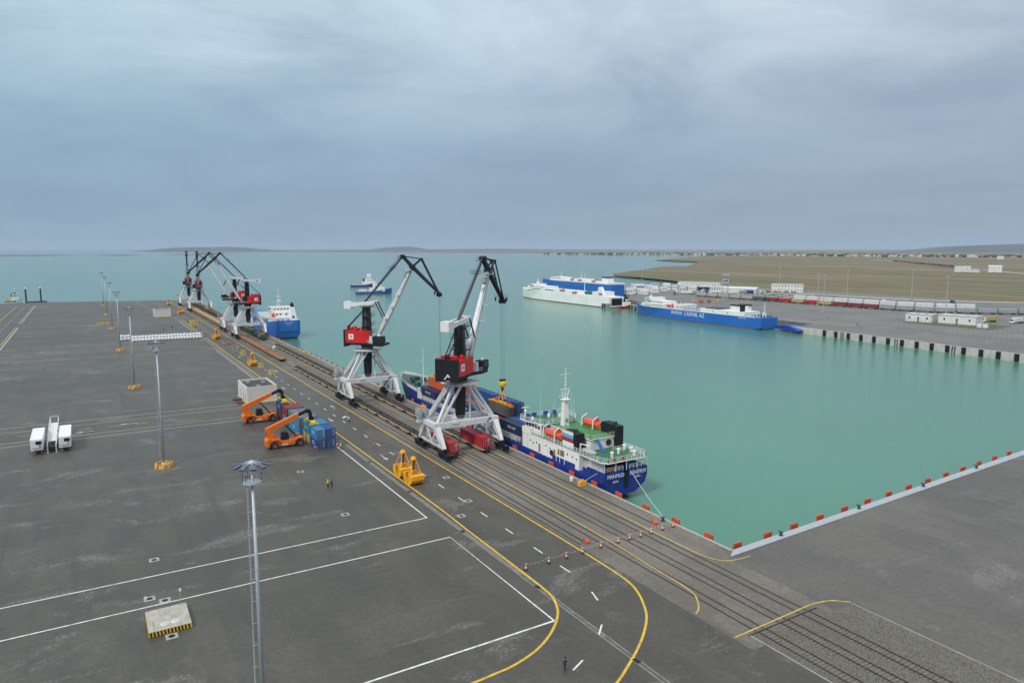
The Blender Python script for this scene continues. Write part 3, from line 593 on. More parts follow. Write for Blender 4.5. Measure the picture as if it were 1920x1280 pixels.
def lifeboat(parent, loc, L, name='lifeboat', rz=0):
    x, y, z = loc; mb = MB(XF(loc, rz)); secs = []
    for k, w in ((-.5, .15), (-.42, .75), (-.2, 1.1), (.2, 1.1), (.4, .8), (.5, .2)):
        hh = .55+.45*w/1.1; secs.append([(-w, k*L, 0), (-w*.55, k*L, -.95*hh), (w*.55, k*L, -.95*hh), (w, k*L, 0), (w*.75, k*L, .75*hh), (-w*.75, k*L, .75*hh)])
    mb.loft(secs); mb.b(-.55, .55, -L*.36, -L*.12, .6, 1.35); o = mb.build(name, liferaft, parent)
    MB(XF(loc, rz)).b(-.3, .3, -L*.34, -L*.30, 1.0, 1.6).b(-1.15, 1.15, -.15, .15, -.1, .0).build('canopy_hatch', mat('hatch_dark', (.08, .03, .03), .6), o)
    mb = MB(XF(loc, rz))
    for k in (-.33, .33): mb.beam((-1.5, k*L, -1.4), (-1.3, k*L, 1.2), .22).beam((-1.3, k*L, 1.2), (.2, k*L, 1.9), .2).beam((1.4, k*L, -1.4), (.9, k*L, .2), .2)
    mb.build('davit', ship_white, parent); return o
# --- the container ship at the near quay
sh = thing('cargo_ship', 'blue-hulled cargo ship with white deckhouse and green decks loading containers at the near quay', 'ship', (98.85, 114.8, -4))
T = [(0, 6.1, 5.2, 5.5, 3.4, 2.6, 1.5), (4, 6.25, 5.2, 6.05, 2.2, 3.6, .2), (10, 6.25, 5.2, 6.2, .6, 5, -1.5), (25, 6.25, 5.3, 6.25, 0, 6, -2), (95, 6.25, 5.5, 6.25, 0, 6, -2), (108, 5.75, 5.7, 4.8, 0, 3.8, -2), (117, 4.1, 5.9, 2.5, 0, 1.3, -2), (121.5, 2.5, 6.0, .5, 0, .25, -2), (123.2, 1.6, 6.0, .15, .6, .1, 0)]
MB().loft([sec6(*a) for a in T]).build('hull', navyblue, sh)
fc = [(99.5, 6.25, 5.45, 6.27, 8.5), (108, 5.76, 5.6, 5.95, 8.9), (116, 4.3, 5.85, 4.75, 9.3), (121.5, 2.5, 6.0, 2.9, 9.7), (124.3, 1.0, 6.4, 1.3, 9.9), (125.8, .25, 8.5, .3, 10.0)]
MB().loft([[(-a, y, z0), (a, y, z0), (b, y, z1-.9), (-b, y, z1-.9)] for y, a, z0, b, z1 in fc]).build('forecastle', navyblue, sh)
for sx in (-1, 1):
    mb = MB()
    for (y, a, z0, b, z1), (y2, a2, z02, b2, z12) in zip(fc, fc[1:]): mb.add([(sx*b, y, z1-.9), (sx*b2, y2, z12-.9), (sx*(b2+.12), y2, z12), (sx*(b+.12), y, z1), (sx*(b-.12), y, z1-.9), (sx*max(.01, b2-.12), y2, z12-.9), (sx*max(.02, b2-.02), y2, z12), (sx*(b-.02), y, z1)], [(0, 1, 2, 3), (7, 6, 5, 4), (3, 2, 6, 7)])
    mb.build('bow_bulwark', ship_white, sh)
mb = MB().lathe((-2.2, 112, 8.0), [(.9, 0), (.9, .6), (.5, .7), (.5, 1.5), (.9, 1.6)], 10).lathe((2.2, 112, 8.0), [(.9, 0), (.9, .6), (.5, .7), (.5, 1.5), (.9, 1.6)], 10).b(-1.5, 1.5, 114.5, 116.5, 8.2, 9.6).b(-4.2, -3.2, 103, 104, 7.9, 9.9).b(3.0, 4.4, 103, 105, 7.9, 9.6).b(-3.4, -2.4, 106, 108, 7.9, 9.0)
mb.build('windlass', mat('winch_green', (.02, .08, .07), .5), sh)
MB().loft([[(-b+.15, y, z1-.89), (b-.15, y, z1-.89), (b-.15, y, z1-.86), (-b+.15, y, z1-.86)] for y, a, z0, b, z1 in fc[:-1]]).build('forecastle_deck', mat('deck_grey_green', (.10, .15, .125), .7, var=.3, scale=1.2), sh)
MB().b(-6.1, -5.42, 36, 98.9, 5.52, 5.56).b(5.42, 6.1, 36, 98.9, 5.52, 5.56).build('side_deck', MATS['deck_grey_green'], sh)
MB().tube((0, 108, 8), (0, 108, 21.0), .22, 8, .12).beam((-1, 108, 16.5), (1, 108, 16.5), .12).build('foremast', ship_white, sh)
MB().b(-6.1, -5.0, 99.0, 99.4, 5.4, 9.0).b(5.0, 6.1, 99.0, 99.4, 5.4, 9.0).b(-5.0, 5.0, 99.0, 99.4, 5.4, 8.2).build('forecastle_bulkhead', ship_white, sh)
mb = MB(); 
for i in range(9): mb.b(-6.1, -5.95, 96.2+i*.32, 96.34+i*.32, 5.4, 8.3-.28*(8-i)*.3)
mb.build('breakwater_slats', ship_white, sh)
cm = MB().b(-5.4, -5.15, 35.5, 98.5, 5.4, 6.7).b(5.15, 5.4, 35.5, 98.5, 5.4, 6.7).b(-5.15, 5.15, 98.2, 98.5, 5.4, 6.7).b(-5.15, 5.15, 35.5, 35.8, 5.4, 6.7)
for i in range(26): y = 36.5+i*2.4; cm.b(-5.75, -5.4, y, y+.12, 5.4, 6.6).b(5.4, 5.75, y, y+.12, 5.4, 6.6)
cm.build('hatch_coaming', mat('coaming_grey', (.42, .42, .40), .6, var=.2, dirt=(RUST, .4)), sh)
MB().b(-5.14, 5.14, 35.81, 98.19, 3.9, 4.05).build('hold_floor', rust, sh)
MB().rail([(-6.2, 36, 5.4), (-6.2, 96, 5.5)], 1.0, .03, 2.2, 2).build('deck_railing', ship_white, sh)
# stern bulwark, blue
MB().prism([(-6.1, 0), (-5.6, -.12), (-.7, -.12), (-.7, .1), (-5.5, .1), (-5.95, .3), (-5.95, 6), (-6.2, 6)], 5.2, 7.05).prism([(6.1, 0), (5.6, -.12), (.7, -.12), (.7, .1), (5.5, .1), (5.95, .3), (5.95, 6), (6.2, 6)], 5.2, 7.05).build('stern_bulwark', navyblue, sh)
MB().b(-.65, .65, -.06, .3, 3.0, 6.3).build('stern_fairlead', black, sh)
MB().b(-6.27, -6.15, 10.5, 19.5, 5.1, 6.35).b(-6.27, -6.15, 4.5, 7.5, 5.1, 6.6).build('side_bulwark', navyblue, sh)
MB().rail([(-6.05, 7, 7.05), (-6.05, .1, 7.05), (-5.5, 0, 7.05), (-.9, 0, 7.05)], 1.0, .035, 1.1, 3).rail([(.9, 0, 7.05), (5.5, 0, 7.05), (6.05, .2, 7.05), (6.05, 8, 7.05)], 1.0, .035, 1.1, 3).build('stern_railing', ship_white, sh)
hs = MB().b(-6.15, 6.15, 9, 30.6, 5.25, 9.0).b(-4, 4, 3, 9, 5.25, 9.0).build('deckhouse', ship_white, sh)
MB().b(-3.9, 3.9, 2.9, 2.99, 5.4, 8.9).build('aft_bulkhead', mat('bulkhead_dark', (.03, .035, .05), .6), hs)
MB().b(1.2, 3.2, 1.6, 2.6, 5.25, 8.6).build('ventilator', mat('vent_blue', (.02, .06, .28), .5), hs)
windows(hs, ('x', -6.16, 0), [(29.3, 7.6), (28, 7.2), (26.5, 7.6), (22.4, 7.8), (20.6, 7.6), (13.5, 7.9), (11.5, 7.8), (10, 7.6)], (.4, .4), glass, 'porthole')
windows(hs, ('x', -6.16, 0), [(25.2, 6.6), (18.8, 6.7)], (.8, 2.1), mat('door_brown', (.28, .17, .05), .6), 'door')
for y in (14.5, 16.4, 17.8, 21.6, 23.4): MB().b(-6.3, -6.13, y-.1, y+.1, 5.2, 9.0).build('side_post', ship_white, hs)
MB().b(-6.19, -6.16, 14.8, 17.4, 6.9, 8.3).build('side_opening', mat('recess_brown', (.20, .13, .05), .7), hs)
MB().tube((-6.32, 19.9, 6.7), (-6.12, 19.9, 6.7), .7, 14).build('tyre_fender', rubber, hs)
for x in (-6.05, 6.05):
    for y in (.1, 5): MB().tube((x, y, 7.0), (x, y, 9.0), .07, 6).build('deck_pillar', ship_white, hs)
for x in (-3, 0, 3): MB().tube((x, -.1, 7.0), (x, -.1, 9.0), .07, 6).build('deck_pillar', ship_white, hs)
pd = [(-6.2, 1.2), (-5.2, -.3), (5.2, -.3), (6.2, 1.2), (6.25, 30.8), (-6.25, 30.8)]
MB().prism(pd, 9.0, 9.22).build('poop_deck', ship_white, hs); MB().prism([(x*.975, y*.985+.2) for x, y in pd], 9.22, 9.235).build('deck_coating', deckgreen, hs)
MB().rail([(-6.15, 30, 9.23), (-6.15, 1.2, 9.23), (-5.2, -.2, 9.23), (5.2, -.2, 9.23), (6.1, 1.2, 9.23), (6.15, 10, 9.23)], 1.05, .04, 1.25, 3).build('poop_railing', ship_white, hs)
for x, y, z, ax in ((-3.6, -.28, 9.8, 'y'), (-1.2, -.28, 9.8, 'y'), (-4.4, -.05, 7.7, 'y')):
    MB().tube((x, y-.08, z), (x, y+.02, z), .42, 12).build('life_ring', fredm, hs)
ah = MB().b(-2.6, 5.0, 9.5, 26.0, 9.23, 11.7).build('upper_deckhouse', ship_white, sh)
MB().b(-2.9, 5.3, 9.2, 26.0, 11.7, 11.85).build('upper_deck', ship_white, ah); MB().b(-2.7, 5.1, 9.4, 26.0, 11.85, 11.865).build('deck_coating', mat('deck_green_bright', (.035, .19, .05), .5, var=.25, scale=.8), ah)
MB().rail([(-2.8, 20, 11.86), (-2.8, 9.3, 11.86), (5.2, 9.3, 11.86), (5.2, 13, 11.86)], 1.0, .035, 1.2, 3).build('upper_railing', mat('rail_pale_green', (.5, .62, .45), .5), ah)
windows(ah, ('x', -2.62, 0), [(12, 10.6), (15, 10.6), (22, 10.6)], (.5, .5), glass, 'porthole')
MB().beam((-1.0, 9.3, 11.8), (-1.0, 6.6, 9.3), .9, .12).build('stair', mat('stair_blue', (.02, .09, .30), .5), ah); MB().beam((-4.3, 24.8, 11.9), (-4.3, 22.0, 9.3), .7, .12).build('stair', MATS['stair_blue'], ah)
MB().tube((2.6, 9.3, 10.5), (2.6, 9.45, 10.5), .75, 14).build('tyre_fender', rubber, ah)
def funnel(x0, x1, y0, y1, z0, z1, zb, flag=False):
    f_ = MB().b(x0, x1, y0+1.2, y1, z0, zb).build('funnel_casing', ship_white, sh)
    MB().prism([(y0, z0), (y0+1.19, z0), (y0+1.19, zb), (y1+.05, zb), (y1+.05, z1-.4), (y1-.8, z1), (y0, z1-.2)], x0-.05, x1+.05, 'x').build('funnel_top', black, f_)
    if flag:
        for i, c in enumerate(((.7, .7, .7), (.08, .38, .62), (.34, .02, .04))): MB().b(x0-.09, x0-.052, y0+1.3, y1-.1, zb+1.75-i*.82, zb+2.52-i*.82).build('flag_band', mat('flag%d' % i, c, .5, var=.05), f_)
    for k in range(3): MB().tube(((x0+x1)/2-.5+.5*k, y0+2, z1-.3), ((x0+x1)/2-.5+.5*k, y0+2, z1+.5), .16, 8).build('exhaust_pipe', dark, f_)
funnel(-5.5, -3.4, 10.8, 16.4, 9.23, 13.3, 10.7, True); funnel(4.3, 6.1, 8.4, 14.4, 9.23, 14.4, 11.6)
br = MB().b(-5.2, 5.4, 26.1, 33.0, 9.23, 12.0).b(-6.3, -5.1, 29.2, 33.0, 9.0, 10.5).b(5.3, 6.4, 29.2, 33.0, 9.0, 10.5).b(-6.2, 6.3, 30.7, 33, 5.3, 9.0).build('bridge', ship_white, sh)
windows(br, ('x', -5.22, 0), [(27, 11.1), (28.3, 11.1), (29.6, 11.1), (30.9, 11.1), (32.2, 11.1)], (.95, .85)); windows(br, ('y', 26.08, 0), [(x, 11.2) for x in (-4.4, -3.1, 3.0, 4.4)], (.9, .8)); windows(br, ('y', 33.02, 0), [(-4.6+1.15*i, 11.1) for i in range(9)], (.95, .9))
rf = [(-6.4, 34.0), (-6.6, 31), (-4.8, 25.4), (5.2, 25.4), (7.0, 28.5), (7.0, 34.0)]
MB().prism(rf, 12.0, 12.22).build('bridge_roof', ship_white, br); MB().prism([(x*.96, y*.995+.15) for x, y in rf], 12.22, 12.235).build('deck_coating', deckgreen, br)
MB().rail([(x*.97, y*.995+.1, 12.23) for x, y in rf] + [(-6.2, 33.9, 12.23)], 1.1, .04, 1.3, 3).build('roof_railing', ship_white, br)
mb = MB()
for x, y in ((-2.5, 33.2), (1.0, 33.2), (-4.8, 33.0), (3.5, 33)): mb.b(x-.5, x+.5, y-.35, y+.35, 12.5, 13.4)
mb.build('locker', MATS['stair_blue'], br)
mb = MB().tube((-5.6, 32.6, 12.2), (-5.6, 32.6, 15.2), .16, 8).b(-6.6, -4.6, 32.5, 32.75, 15.1, 15.3).lathe((-5.6, 32.6, 14.0), [(.3, 0), (.4, .2), (.3, .5)], 8).lathe((-4.8, 30.4, 12.23), [(.35, 0), (.35, .6), (.2, .9)], 8).lathe((0.5, 31, 12.23), [(.4, 0), (.4, .5), (.2, 1.0)], 8).tube((4.5, 30, 12.2), (4.5, 30, 14.8), .1, 6).b(2.8, 3.6, 29.4, 30.2, 12.23, 13.1)
mb.build('radar_stand', ship_white, br)
mb = MB()
for x, y, h in ((-4.4, 27.5, 8.5), (5.5, 27, 5.5), (6.2, 29, 6), (3.6, 33, 4), (-1.0, 27, 4.5)): mb.tube((x, y, 12.2), (x, y, 12.2+h), .045, 5, .02)
mb.build('whip_antenna', ship_white, br)
ms = MB().loft([[(-.85, 22.4, 11.8), (.75, 22.4, 11.8), (.75, 23.9, 11.8), (-.85, 23.9, 11.8)], [(-.6, 22.7, 18.4), (.55, 22.7, 18.4), (.55, 23.7, 18.4), (-.6, 23.7, 18.4)]]).b(-1.0, 1.0, 22.2, 24.0, 18.3, 18.5).build('mast', ship_white, sh)
mb = MB().beam((-.5, 23.2, 18.4), (-1.1, 23.2, 20.9), .22).beam((.5, 23.2, 18.4), (1.2, 23.2, 20.9), .22).beam((-1.3, 23.2, 20.9), (1.4, 23.2, 20.9), .22).beam((-1.0, 23.2, 19.7), (1.0, 23.2, 19.7), .16).beam((0, 23.2, 18.4), (.1, 23.2, 26.2), .24, .24, .14).beam((-1.6, 23.2, 24.6), (1.7, 23.2, 24.6), .12).beam((-2.0, 23.2, 19.3), (-.6, 23.2, 19.3), .14)
for z in (22, 22.8, 23.6): mb.beam((-.5, 23.2, z), (.6, 23.2, z), .1)
mb.build('mast_frame', ship_white, ms); MB().tube((0, 22.35, 13.3), (0, 22.5, 13.3), .55, 12).tube((-.4, 22.3, 12.0), (-.4, 22.42, 12.0), .3, 8).build('mast_opening', grey, ms)
lifeboat(sh, (-4.7, 21.3, 10.9), 7.2); lifeboat(sh, (4.9, 18.8, 12.8), 6.6)
mb = MB()
mb.blob((-4.4, 7.6, 9.9), (.95, 2.6, .42), 10, 6); mb.build('inflatable_boat', mat('raft_grey', (.34, .35, .36), .6), sh); MB().beam((-5.2, 9.8, 9.2), (-5.2, 9.8, 11.2), .22).beam((-5.2, 9.8, 11.2), (-4.2, 7.6, 11.0), .18).build('boat_davit', ship_white, sh)
mb = MB()
for x, y in ((1.5, 4.5), (4.8, 4), (4.8, 6.4), (-1.6, 3), (3.4, 1.4)): mb.lathe((x, y, 9.23), [(.3, 0), (.3, .8), (.45, .9), (.4, 1.2)], 8)
mb.build('deck_vents', ship_white, sh); MB().rail([(1.6, 6.6, 9.23), (4.2, 6.6, 9.23), (4.2, 5.0, 9.23), (1.6, 5.0, 9.23)], 1, .035, 1, 3).build('hatch_railing', ship_white, sh)
lw = mat('letter_white', (.78, .78, .76), .5, var=.05)
lettering('MAHMUD', 1.25, XF((-3.0, -.16, 6.0)), lw, sh, sx=.85); lettering('RƏHİMOV', 1.25, XF((3.3, -.16, 6.0)), lw, sh, sx=.8); lettering('BAKI', .7, XF((-3.0, -.16, 4.75), 0, R(4)), lw, sh); lettering('BAKU', .55, XF((3.3, -.16, 5.0)), lw, sh)
MB().poly([(1.2, 0, 6.6), (-2.2, -7.2, 5.75), (-5.4, -14, 5.1), (-8.3, -20.5, 4.7)], .05, 5).build('mooring_line', mat('rope_white', (.6, .6, .56), .8), sh)
MB().poly([(-5.8, 2, 6.8), (-7.4, 4, 5.0), (-9.2, 3.4, 4.6)], .045, 5).build('mooring_line', MATS['rope_white'], sh)
# --- cargo
XR = (95.1, 97.66, 100.22, 102.78); G = 'containers stowed on the blue cargo ship'
def deckcont(r, y, z, c, lab, logo=None, L=12.19): return container(L, c, (XR[r], y, z), lab, G, 0, logo)
for tier in range(2):
    for r, y, c, lg in ((0, 208.4, 'navy', 'CMA CGM'), (0, 195.6, 'navy', 'CMA CGM'), (0, 182.8, 'navy', 'CMA CGM'), (1, 208.4, 'navy', None), (1, 195.6, 'blue', None), (1, 182.8, 'rust', None), (2, 195.6, 'blue', None), (2, 208.4, 'navy', None), (3, 208.4, 'rust', None), (3, 184.2, 'blue', None), (3, 171.2, 'blue', None), (0, 155.4, 'navy', 'CMA CGM'), (1, 155.4, 'blue', None), (2, 155.4, 'blue', None), (3, 155.4, 'navy', None)):
        lv = 'upper' if tier else 'lower'
        bay = {208.4: 'the bay next to the forecastle', 195.6: 'the second bay from the bow', 182.8: 'the third bay from the bow', 184.2: 'the waterside row ahead of the hanging container', 171.2: 'the waterside row beside the hanging container', 155.4: 'the bay before the bridge'}[y]
        deckcont(r, y, .1+2.6*tier, c, f'{c} container in {bay}, {lv} tier, {("quayside row", "second row from the quay", "third row from the quay", "waterside row")[r]}', lg)
for r, y, c in ((0, 169.2, 'rust'), (1, 169.2, 'maroon'), (2, 169.2, 'rust'), (2, 182.8, 'rust')):
    deckcont(r, y, .1, c, f'{c} red container low in the hold, {("quayside row", "second row", "third row")[r]}' + (', towards the bow' if y > 175 else ', under the near crane'))
deckcont(3, 184.2, 5.3, 'blue', 'long blue container on top of the waterside stack, bow end'); deckcont(3, 171.2, 5.3, 'blue', 'long blue container on top of the waterside stack, bridge end')
deckcont(3, 197.2, 5.3, 'rust', 'faded red container topping the waterside row behind the near crane'); deckcont(3, 197.2, 2.7, 'blue', 'blue container under the faded red one in the waterside row'); deckcont(3, 197.2, .1, 'blue', 'lowest blue container under the faded red one in the waterside row')
container(12.19, 'orange', (97.7, 207.4, 5.35), 'orange container under a yellow spreader, standing on the blue ones near the bow', G)
container(12.19, 'grey', (101.2, 172.4, 3.6), 'dark grey container hanging below the near crane', None)
def spreader(loc, label, zr, big=True):
    t = thing('container_spreader', label, 'spreader', loc, 0, 'yellow container spreaders on crane ropes')
    mb = MB().b(-.42, .42, -5.2, 5.2, .35, .85)
    for sy in (-1, 1): mb.b(-1.2, 1.2, sy*5.9-.22, sy*5.9+.22, .1, .6).b(-.3, -.1, sy*2.9-3, sy*2.9+3, .1, .45).b(.1, .3, sy*2.9-3, sy*2.9+3, .1, .45)
    mb.build('beam', yellow, t)
    for sx in (-1, 1):
        for sy in (-1, 1): MB().b(sx*1.13-.16, sx*1.13+.16, sy*5.95-.2, sy*5.95+.2, -.1, .35).build('twistlock', dark, t)
    MB().b(-.5, .5, 2.4, 3.6, .85, 1.5).b(-.4, .4, -3.9, -3.0, .85, 1.35).build('hydraulic_unit', fredm, t)
    mb = MB()
    for sx in (-1, 1):
        for sy in (-1, 1): mb.beam((sx*.75, sy*1.3, .85), (sx*.22, sy*.3, 3.9), .16)
    for z, k in ((1.8, .68), (2.8, .4)): mb.b(-.78*k-.1, .78*k+.1, -1.3*k-.1, -1.3*k+.05, z, z+.14).b(-.78*k-.1, .78*k+.1, 1.3*k-.05, 1.3*k+.1, z, z+.14)
    mb.build('head_frame', yellow, t)
    MB().lathe((0, 0, 3.9), [(.3, 0), (.35, .5), (.5, .9)], 8).build('swivel', dark, t)
    MB().lathe((0, 0, 4.8), [(.35, 0), (1.05, .8), (1.15, 1.7), (.9, 1.9)], 12).b(-1.15, 1.15, -.3, .3, 6.6, 6.9).build('hook_block', lemon, t)
    mb = MB()
    for x in (-.8, -.3, .3, .8): mb.tube((x-.08, 0, 7.1), (x+.08, 0, 7.1), .42, 10)
    mb.build('sheave', black, t); return t
spreader((101.2, 172.4, 6.25), 'yellow spreader holding the dark grey container below the near crane', 0)
spreader((97.7, 207.4, 8.0), 'yellow spreader set on the orange container near the ship bow', 0)
# ---------------------------------------------------------------- railway wagons
woodm = mat('sill_tan', (.36, .25, .13), .7, var=.3, scale=1.2, dirt=(RUST, .6)); deckblk = mat('wagon_deck', (.03, .03, .032), .7, var=.4, scale=1.5)
bogm = {}
def wagon_bogies(t, ys, hw=.76):
    if 'b' not in bogm:
        mb = MB()
        for sx in (-1, 1): mb.b(sx*1.02-.1, sx*1.02+.1, -1.25, 1.25, .35, .6).b(sx*1.02-.12, sx*1.02+.12, -.35, .35, .3, .85)
        mb.b(-.95, .95, -.3, .3, .5, .85); bogm['b'] = mb.mesh('bogie', dark)
        mb = MB().tube((-.86, 0, .475), (.86, 0, .475), .08, 6)
        for sx in (-1, 1): mb.tube((sx*.78-.06, 0, .475), (sx*.78+.06, 0, .475), .475, 14)
        bogm['w'] = mb.mesh('wheelset', dark)
    for y in ys:
        b = link('bogie', bogm['b'], t); b.location = (0, y, .04)
        for k in (-.92, .92): link('wheelset', bogm['w'], b).location = (0, k, 0)
def flatcar(x, y, label, L=24.9, grp='empty container flat wagons'):
    t = thing('flat_wagon', label, 'wagon', (x, y, 0), 0, grp); h = L/2
    for sx in (-1, 1):
        pts = [(-h, 1.18), (-h, .98)]; n = 3
        for k in range(n):
            a = -h + k*L/n; pts += [(a+.4, .95), (a+L/n*.28, .55), (a+L/n*.72, .55), (a+L/n-.4, .95)]
        pts += [(h, .98), (h, 1.18)]
        MB().prism(pts, sx*1.3-.09, sx*1.3+.09, 'x').build('side_sill', woodm, t)
    mb = MB().b(-.35, .35, -h, h, .72, 1.16)
    for i in range(14): y_ = -h+.5+i*(L-1)/13; mb.b(-1.2, 1.2, y_-.12, y_+.12, .95, 1.14)
    mb.b(-1.2, 1.2, -h, -h+.25, .85, 1.18).b(-1.2, 1.2, h-.25, h, .85, 1.18); mb.build('underframe', deckblk, t)
    mb = MB()
    for sx in (-1, 1): mb.b(sx*1.05-.14, sx*1.05+.14, -h+.3, h-.3, 1.16, 1.24)
    mb.build('deck_rail', deckblk, t)
    mb = MB()
    for sy in (-1, 1):
        for sx in (-1, 1): mb.tube((sx*.88, sy*h, 1.02), (sx*.88, sy*(h+.42), 1.02), .17, 8)
    mb.build('buffer', dark, t); wagon_bogies(t, (-h+3.2, h-3.2, ) if L < 20 else (-h+2.6, 0, h-2.6)); return t
fw = flatcar(74.81, 162.2, 'flat wagon on the landward track carrying the red container under the near crane')
names = ('second flat wagon from the near end of the landward track', 'third flat wagon from the near end of the landward track', 'fourth flat wagon from the near end, beside the second nearest crane', 'fifth flat wagon from the near end of the landward track', 'last flat wagon at the far end of the landward string')
for i in range(5): copy_tree(fw, (74.81, 162.2+25.7*(i+1), 0), None, names[i])
for i in range(9): copy_tree(fw, (83.91, 162.2+25.7*i, 0), None, 'flat wagon on the waterside track carrying the red container under the near crane' if i == 0 else f'{("second", "third", "fourth", "fifth", "sixth", "seventh", "eighth", "last")[i-1]} flat wagon from the near end of the waterside track')
container(12.19, 'red', (74.81, 157.0, 1.26), 'red container on the landward track wagon, half hidden by the crane leg', 'red containers on flat wagons', 0, None)
container(12.19, 'red', (83.91, 157.0, 1.26), 'red container on the waterside track wagon between the crane legs', 'red containers on flat wagons', 0, None)
for x in (74.81, 83.91): MB().b(.15, .75, -6.12, -6.105, 1.75, 1.95).build('number_plate', white, [o for o in COL.objects if o.name.startswith('shipping_container') and abs(o.location.x-x) < .01 and abs(o.location.y-157) < .01][0])
def gondola(x, y, c, label, L=13.0, h=2.1, load=None, grp='open wagons standing on the quay', z0=1.15, w=1.52):
    t = thing('open_wagon', label, 'wagon', (x, y, 0), 0, grp); m = mat('wagon_'+c, {'green': (.035, .075, .055), 'rust': (.13, .07, .045), 'tan': (.36, .26, .13), 'brown': (.20, .115, .06), 'dark': (.055, .05, .045)}[c], .7, var=.3, dirt=(RUST, .6))
    H_ = L/2-.3
    mb = MB()
    for sx in (-1, 1): mb.b(sx*w-.05, sx*w+.05, -H_, H_, z0, z0+h)
    for sy in (-1, 1): mb.b(-w+.05, w-.05, sy*H_-.05, sy*H_+.05, z0, z0+h)
    mb.build('body_side', m, t)
    mb = MB()
    for i in range(9):
        yy = -H_+i*2*H_/8
        for sx in (-1, 1): mb.b(sx*(w+.1)-.06, sx*(w+.1)+.06, yy-.07, yy+.07, z0-.1, z0+h)
    for sx in (-1, 1): mb.b(sx*(w+.08)-.07, sx*(w+.08)+.07, -H_, H_, z0+h-.14, z0+h+.02)
    mb.build('rib', m, t); MB().b(-1.45, 1.45, -L/2+.1, L/2-.1, z0-.3, z0).build('floor', dark, t)
    if load:
        n = 8; mb = MB()
        vs = []; 
        for i in range(n+1):
            for j in range(4): vs.append((-w+.1+j*(2*w-.2)/3, -H_+.1+i*(2*H_-.2)/n, z0+h-.45+(.5 if 0 < j < 3 else 0)*random.uniform(.5, 1.2)))
        mb.add(vs, [(i*4+j, i*4+j+1, i*4+j+5, i*4+j+4) for i in range(n) for j in range(3)]); mb.build('load', mat('load_'+load, {'earth': (.12, .085, .055), 'wood': (.38, .22, .09), 'sand': (.40, .31, .18)}[load], .9, var=.35, scale=1.5), t)
    wagon_bogies(t, (-L/2+2.4, L/2-2.4)); return t
g1 = gondola(83.91, 412.5, 'green', 'dark green open wagon, nearest of its string behind the middle crane', load='earth')
for i in range(1, 5): copy_tree(g1, (83.91, 412.5+13.9*i, 0), None, ('second', 'third', 'fourth', 'fifth')[i-1] + ' dark green open wagon behind the middle crane')
MB().b(-1.64, -1.62, -1.5, 1.6, 1.5, 3.0).build('pale_panel', grey, g1)
def rustflat(x, y, label):
    t = thing('timber_wagon', label, 'wagon', (x, y, 0), 0, 'rusty brown low wagons'); m = mat('brown_wagon', (.23, .12, .055), .8, var=.4, scale=1.3, dirt=((.08, .05, .03), .6))
    MB().b(-1.45, 1.45, -6.6, 6.6, .85, 1.15).build('frame', dark, t); MB().b(-1.5, 1.5, -6.7, 6.7, 1.15, 1.25).build('deck', m, t)
    r2 = random.Random(int(y))
    for i in range(12):
        yy = -6.3+i*1.1; hh = r2.uniform(.06, .22); MB().box((r2.uniform(-.1, .1), yy+.4, 1.25+hh/2), (r2.uniform(2.2, 2.9), r2.uniform(.5, .95), hh), r2.uniform(-.08, .08)).build('plank', mat('plank_brown' if i % 3 else 'plank_pale', (.25, .125, .05) if i % 3 else (.42, .24, .09), .85, var=.35), t)
    for sx in (-1, 1): MB().b(sx*1.48-.06, sx*1.48+.06, -6.6, 6.6, .8, 1.5).build('side_board', m, t)
    wagon_bogies(t, (-4.4, 4.4))
rl = ('nearest rusty brown low wagon, farther end of the landward track', 'second rusty brown low wagon on the landward track', 'third rusty brown low wagon, beside the white ball-shaped tank', 'fourth rusty brown low wagon on the landward track', 'fifth rusty brown low wagon on the landward track', 'sixth rusty brown low wagon, beside the middle crane leg', 'seventh rusty brown low wagon between the middle crane legs', 'farthest rusty brown low wagon under the middle cranes')
for i in range(8): rustflat(74.81, 331+13.9*i, rl[i])
t = thing('white_tank', 'small white rounded tank standing beside the rusty wagons', 'tank', (79.3, 362, 0)); MB().blob((0, 0, 1.5), (.95, .95, 1.1), 12, 8).build('vessel', mat('tank_white', (.5, .5, .49), .5), t, True); MB().b(-.8, .8, -.8, .8, 0, .6).build('stand', grey, t)
tn = gondola(74.81, 489, 'tan', 'tan low-sided wagon, nearest of its string behind the middle cranes', h=1.7, load='sand', grp='tan low-sided wagons')
for i in range(1, 11): copy_tree(tn, (74.81, 489+13.9*i, 0), None, f'tan low-sided wagon, {("second", "third", "fourth", "fifth", "sixth", "seventh", "eighth", "ninth", "tenth", "farthest")[i-1]} of its string', 'tan low-sided wagons')
rg = gondola(83.91, 560, 'rust', 'rust-brown loaded open wagon nearest to the middle cranes on the waterside track', load='earth', grp='rust-brown loaded wagons')
wd = None
for i in range(1, 12):
    if i in (4, 5):
        gondola(83.91, 560+13.9*i, 'brown', f'brown open wagon heaped with yellow timber, {"nearer" if i == 4 else "farther"} one', load='wood', grp='rust-brown loaded wagons')
    else: copy_tree(rg, (83.91, 560+13.9*i, 0), None, f'rust-brown loaded open wagon, {("second", "third", "fourth", "", "", "seventh", "eighth", "ninth", "tenth", "eleventh", "farthest")[i-1]} from the middle cranes')
